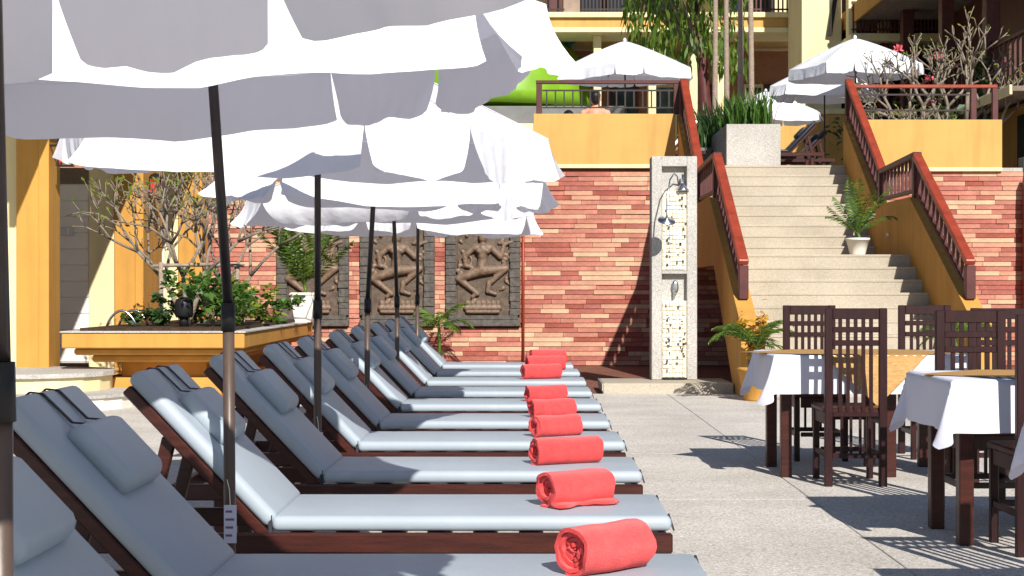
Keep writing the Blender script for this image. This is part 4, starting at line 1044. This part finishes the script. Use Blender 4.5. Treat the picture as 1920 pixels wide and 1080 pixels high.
MB().prism_x([(24.4-28, 7.4), (39-28, 7.4), (39-28, 7.75), (24.4-28, 7.75)], 7.6-9, 10.2-9).build('roof', M_roof, rw); RW('roof_fascia', (7.54, 24.4, 7.35), (7.599, 39, 7.78), M_orange)
RW('lower_wall', (7.9, 24.5, -.03), (8.5, 24.8, 3.3), M_greywall)
# dark post beside the right brick wall
dp = thing('stone_pier', 'dark stone pier at the right edge beside the short brick wall', 'pier', (8.0, 24.2, 0)); MB().box((-.13, -.1, -.03), (.2, .18, 2.95), .01).build('shaft', M_block, dp); MB().box((-.19, -.1, -.03), (-.131, .1, 2.95), .006).build('red_strip', M_redrail, dp)

# trees on the terrace
def tall_palm(label, px, d, seed):
    r = thing('palm_tree', label, 'palm', (X(px, d), d, TZ), 0, 'slim palms on the upper terrace'); rng = random.Random(seed)
    pts = [(rng.uniform(-.02, .02), 0, k*1.0-.02) for k in range(8)]; mb = MB()
    mb.tube(pts, [.062-.003*k for k in range(8)], 10)
    mb.build('trunk', M_palmbark, r, True)
    for i in range(10):
        fm = frond_mesh(1.7, 18, .8, .42, seed*17+i, None, .05, .8); link('frond', fm, r, (0, 0, 6.9), (0, rng.uniform(-.3, .2), .63*i+rng.uniform(-.2, .2)))
    return r
for k, (px, d, lab) in enumerate(((1341, 30.5, 'leftmost of the slim palm trunks on the upper terrace'), (1363, 31, 'second slim palm trunk from the left on the upper terrace'),
                            (1387, 30, 'third slim palm trunk from the left on the upper terrace'), (1409, 29.5, 'rightmost of the slim palm trunks on the upper terrace'))): tall_palm(lab, px, d, 3+k)
wt = thing('weeping_tree', 'drooping fine leaved green tree before the hotel wing', 'tree', (X(1325, 33), 33, TZ))
MB().tube([(0,0,-.02), (0,0,1.5), (-.1,0,3), (-.3,0,4.6)], [.16, .14, .12, .06], 10).build('trunk', M_maroon, wt, True)
for k in range(5): MB().tube([(-.1,0,3.0), (-.6-.25*k, .2*(k-2), 4.2+.1*k), (-1.1-.2*k+.9*(k % 2), .4*(k-2), 4.8)], [.06, .04, .015], 6).build('branch', M_bark, wt, True)
rng = random.Random(15); mb = MB()
for i in range(1150):
    cxp = rng.uniform(1170, 1402); top = 0
    low = 118 - 78*((1290-cxp)/120)**2 if cxp < 1290 else 118-20*math.sin((cxp-1290)/18)
    cyp = rng.uniform(-60, max(20, low)); p = P(cxp, cyp, 33)-wt.location; p.y += rng.gauss(0, .5)
    L = rng.uniform(.16, .42); a = rng.uniform(0, 6.28); s_ = Vector((math.cos(a), math.sin(a), 0))*.035; lean_ = Vector((rng.uniform(-.3, .3), rng.uniform(-.3, .3), 0))*L
    mb.add([p, p+s_-Vector((0,0,L*.4))+lean_*.4, p-Vector((0,0,L))+lean_, p-s_-Vector((0,0,L*.4))+lean_*.4], [(0,1,2,3)])
    if i % 3 == 0:
        b_ = Vector((rng.uniform(-1, 1), rng.uniform(-1, 1), rng.uniform(-1, 1)))*.11; c_ = b_.orthogonal().normalized()*.04
        mb.add([p, p+b_*.5+c_, p+b_, p+b_*.5-c_], [(0,1,2,3)])
mb.build('crown', M_leafb, wt, fix=False)
frangipani('frangipani_tree', 'bare pale frangipani with pink blossoms behind the right railing', (X(1775, 26.0), 26.0, TZ), 2.6, .95, 21, 5, 1, .06, 5, M_bark,
           [((-.5, .1, .8), .75), ((.4, 0, 1), .85), ((0, .3, 1), .8), ((.75, -.1, .8), .75)])
frangipani('frangipani_tree', 'smaller bare frangipani near the post of the right railing', (X(1700, 25.6), 25.6, TZ), 1.9, 1.0, 33, 4, 1, .045, 0, M_bark,
           [((-.3, .1, 1), .42), ((.35, 0, 1), .42), ((.1, .3, 1), .4)])
for k, (px, d, rx, rz, lab) in enumerate(((1800, 27.5, .7, .9, 'dark leafy shrub with pink flowers between the bare tree and the right wing'), (1720, 33, 1.2, 1.3, 'dark green tree crown in the shade below the corner block balcony'))):
    bush('shrub', lab, (X(px, d), d, TZ), rx, rx, rz, 700, .16, 90+k, M_leafd)
# garden wall / low cream wall under the far parasol
lw_ = thing('low_wall', 'low yellow wall with dark openings behind the black loungers', 'wall', (X(1490, 34.8), 35, TZ)); MB().box((-1.6, -.1, .02), (1.9, .1, Z(215, 35)-TZ), .01).build('wall_face', M_parapet, lw_); MB().box((-1.6, -.14, Z(215, 35)-TZ), (1.9, .14, Z(205, 35)-TZ), .01).build('coping', M_cream, lw_)
fp = thing('fence_screen', 'row of cream posts and dark rails behind the left parasol', 'fence', (X(1230, 36), 36, TZ))
for k in range(16): MB().box((-2.0+k*.27, -.03, 0), (-1.93+k*.27, .03, 1.5)).build('post', M_cream if k % 2 else M_maroon, fp)
MB().box((-2.0, -.05, 1.5), (2.2, .05, 1.56)).build('top_rail', M_maroon, fp)
# ------------------------------------------------------------------ people on the terrace
def person(label, loc, rz, top=None, lie=False):
    caps = [((0,0,.0+.10), .15, (0,.02,.28), .14), ((0,.02,.28), .135, (0,.0,.46), .16), ((-.11,0,.50), .085, (.11,0,.50), .085), ((0,0,.52), .06, (0,.01,.64), .052),
            ((0,.015,.71), .085, (0,.02,.77), .088), ((0,.09,.70), .03, (0,.10,.685), .022), ((-.085,.0,.72), .018, (-.088,.0,.74), .018), ((.085,.0,.72), .018, (.088,.0,.74), .018),
            ((-.19,0,.49), .065, (-.24,.05,.24), .048), ((-.24,.05,.24), .046, (-.18,.28,.14), .034), ((.19,0,.49), .065, (.24,.05,.24), .048), ((.24,.05,.24), .046, (.18,.28,.14), .034)]
    for s_ in (-1, 1):
        caps += [((s_*.09,.02,.09), .095, (s_*.12,.46,.12), .065), ((s_*.12,.46,.12), .06, (s_*.12,.86,.05), .042), ((s_*.12,.86,.06), .04, (s_*.12,.90,.16), .03)]
        for q in range(4): caps.append(((s_*(.155+.014*q),.29,.13), .012, (s_*(.15+.016*q),.37-.006*abs(q-1.5),.11), .008))
        caps.append(((s_*.155,.27,.135), .012, (s_*.12,.32,.13), .009))
    r = thing('person', label, 'person', loc, rz)
    link('body', blob(caps, .014, 'body', M_skin, 3), r)
    hair = [((0,-.01,.775), .092, (0,.0,.79), .09), ((0,-.045,.70), .07, (0,-.04,.77), .085)]
    link('hair', blob(hair, .012, 'hair', M_hair, 2), r)
    tr_ = [((0,0,.10), .158, (0,.01,.16), .152)] + [((s_*.09,.02,.09), .102, (s_*.105,.2,.105), .09) for s_ in (-1, 1)]
    link('swim_trunks', blob(tr_, .014, 'swim_trunks', M_maroon, 2), r)
    return r
person('bare shouldered person seen from behind sitting at the left terrace railing', (X(1115, 25.6), 25.35, TZ+.46), 0)
person('dark haired person sitting low behind the left end of the terrace railing', (X(1066, 25.4), 25.4, TZ+.14), R(15))
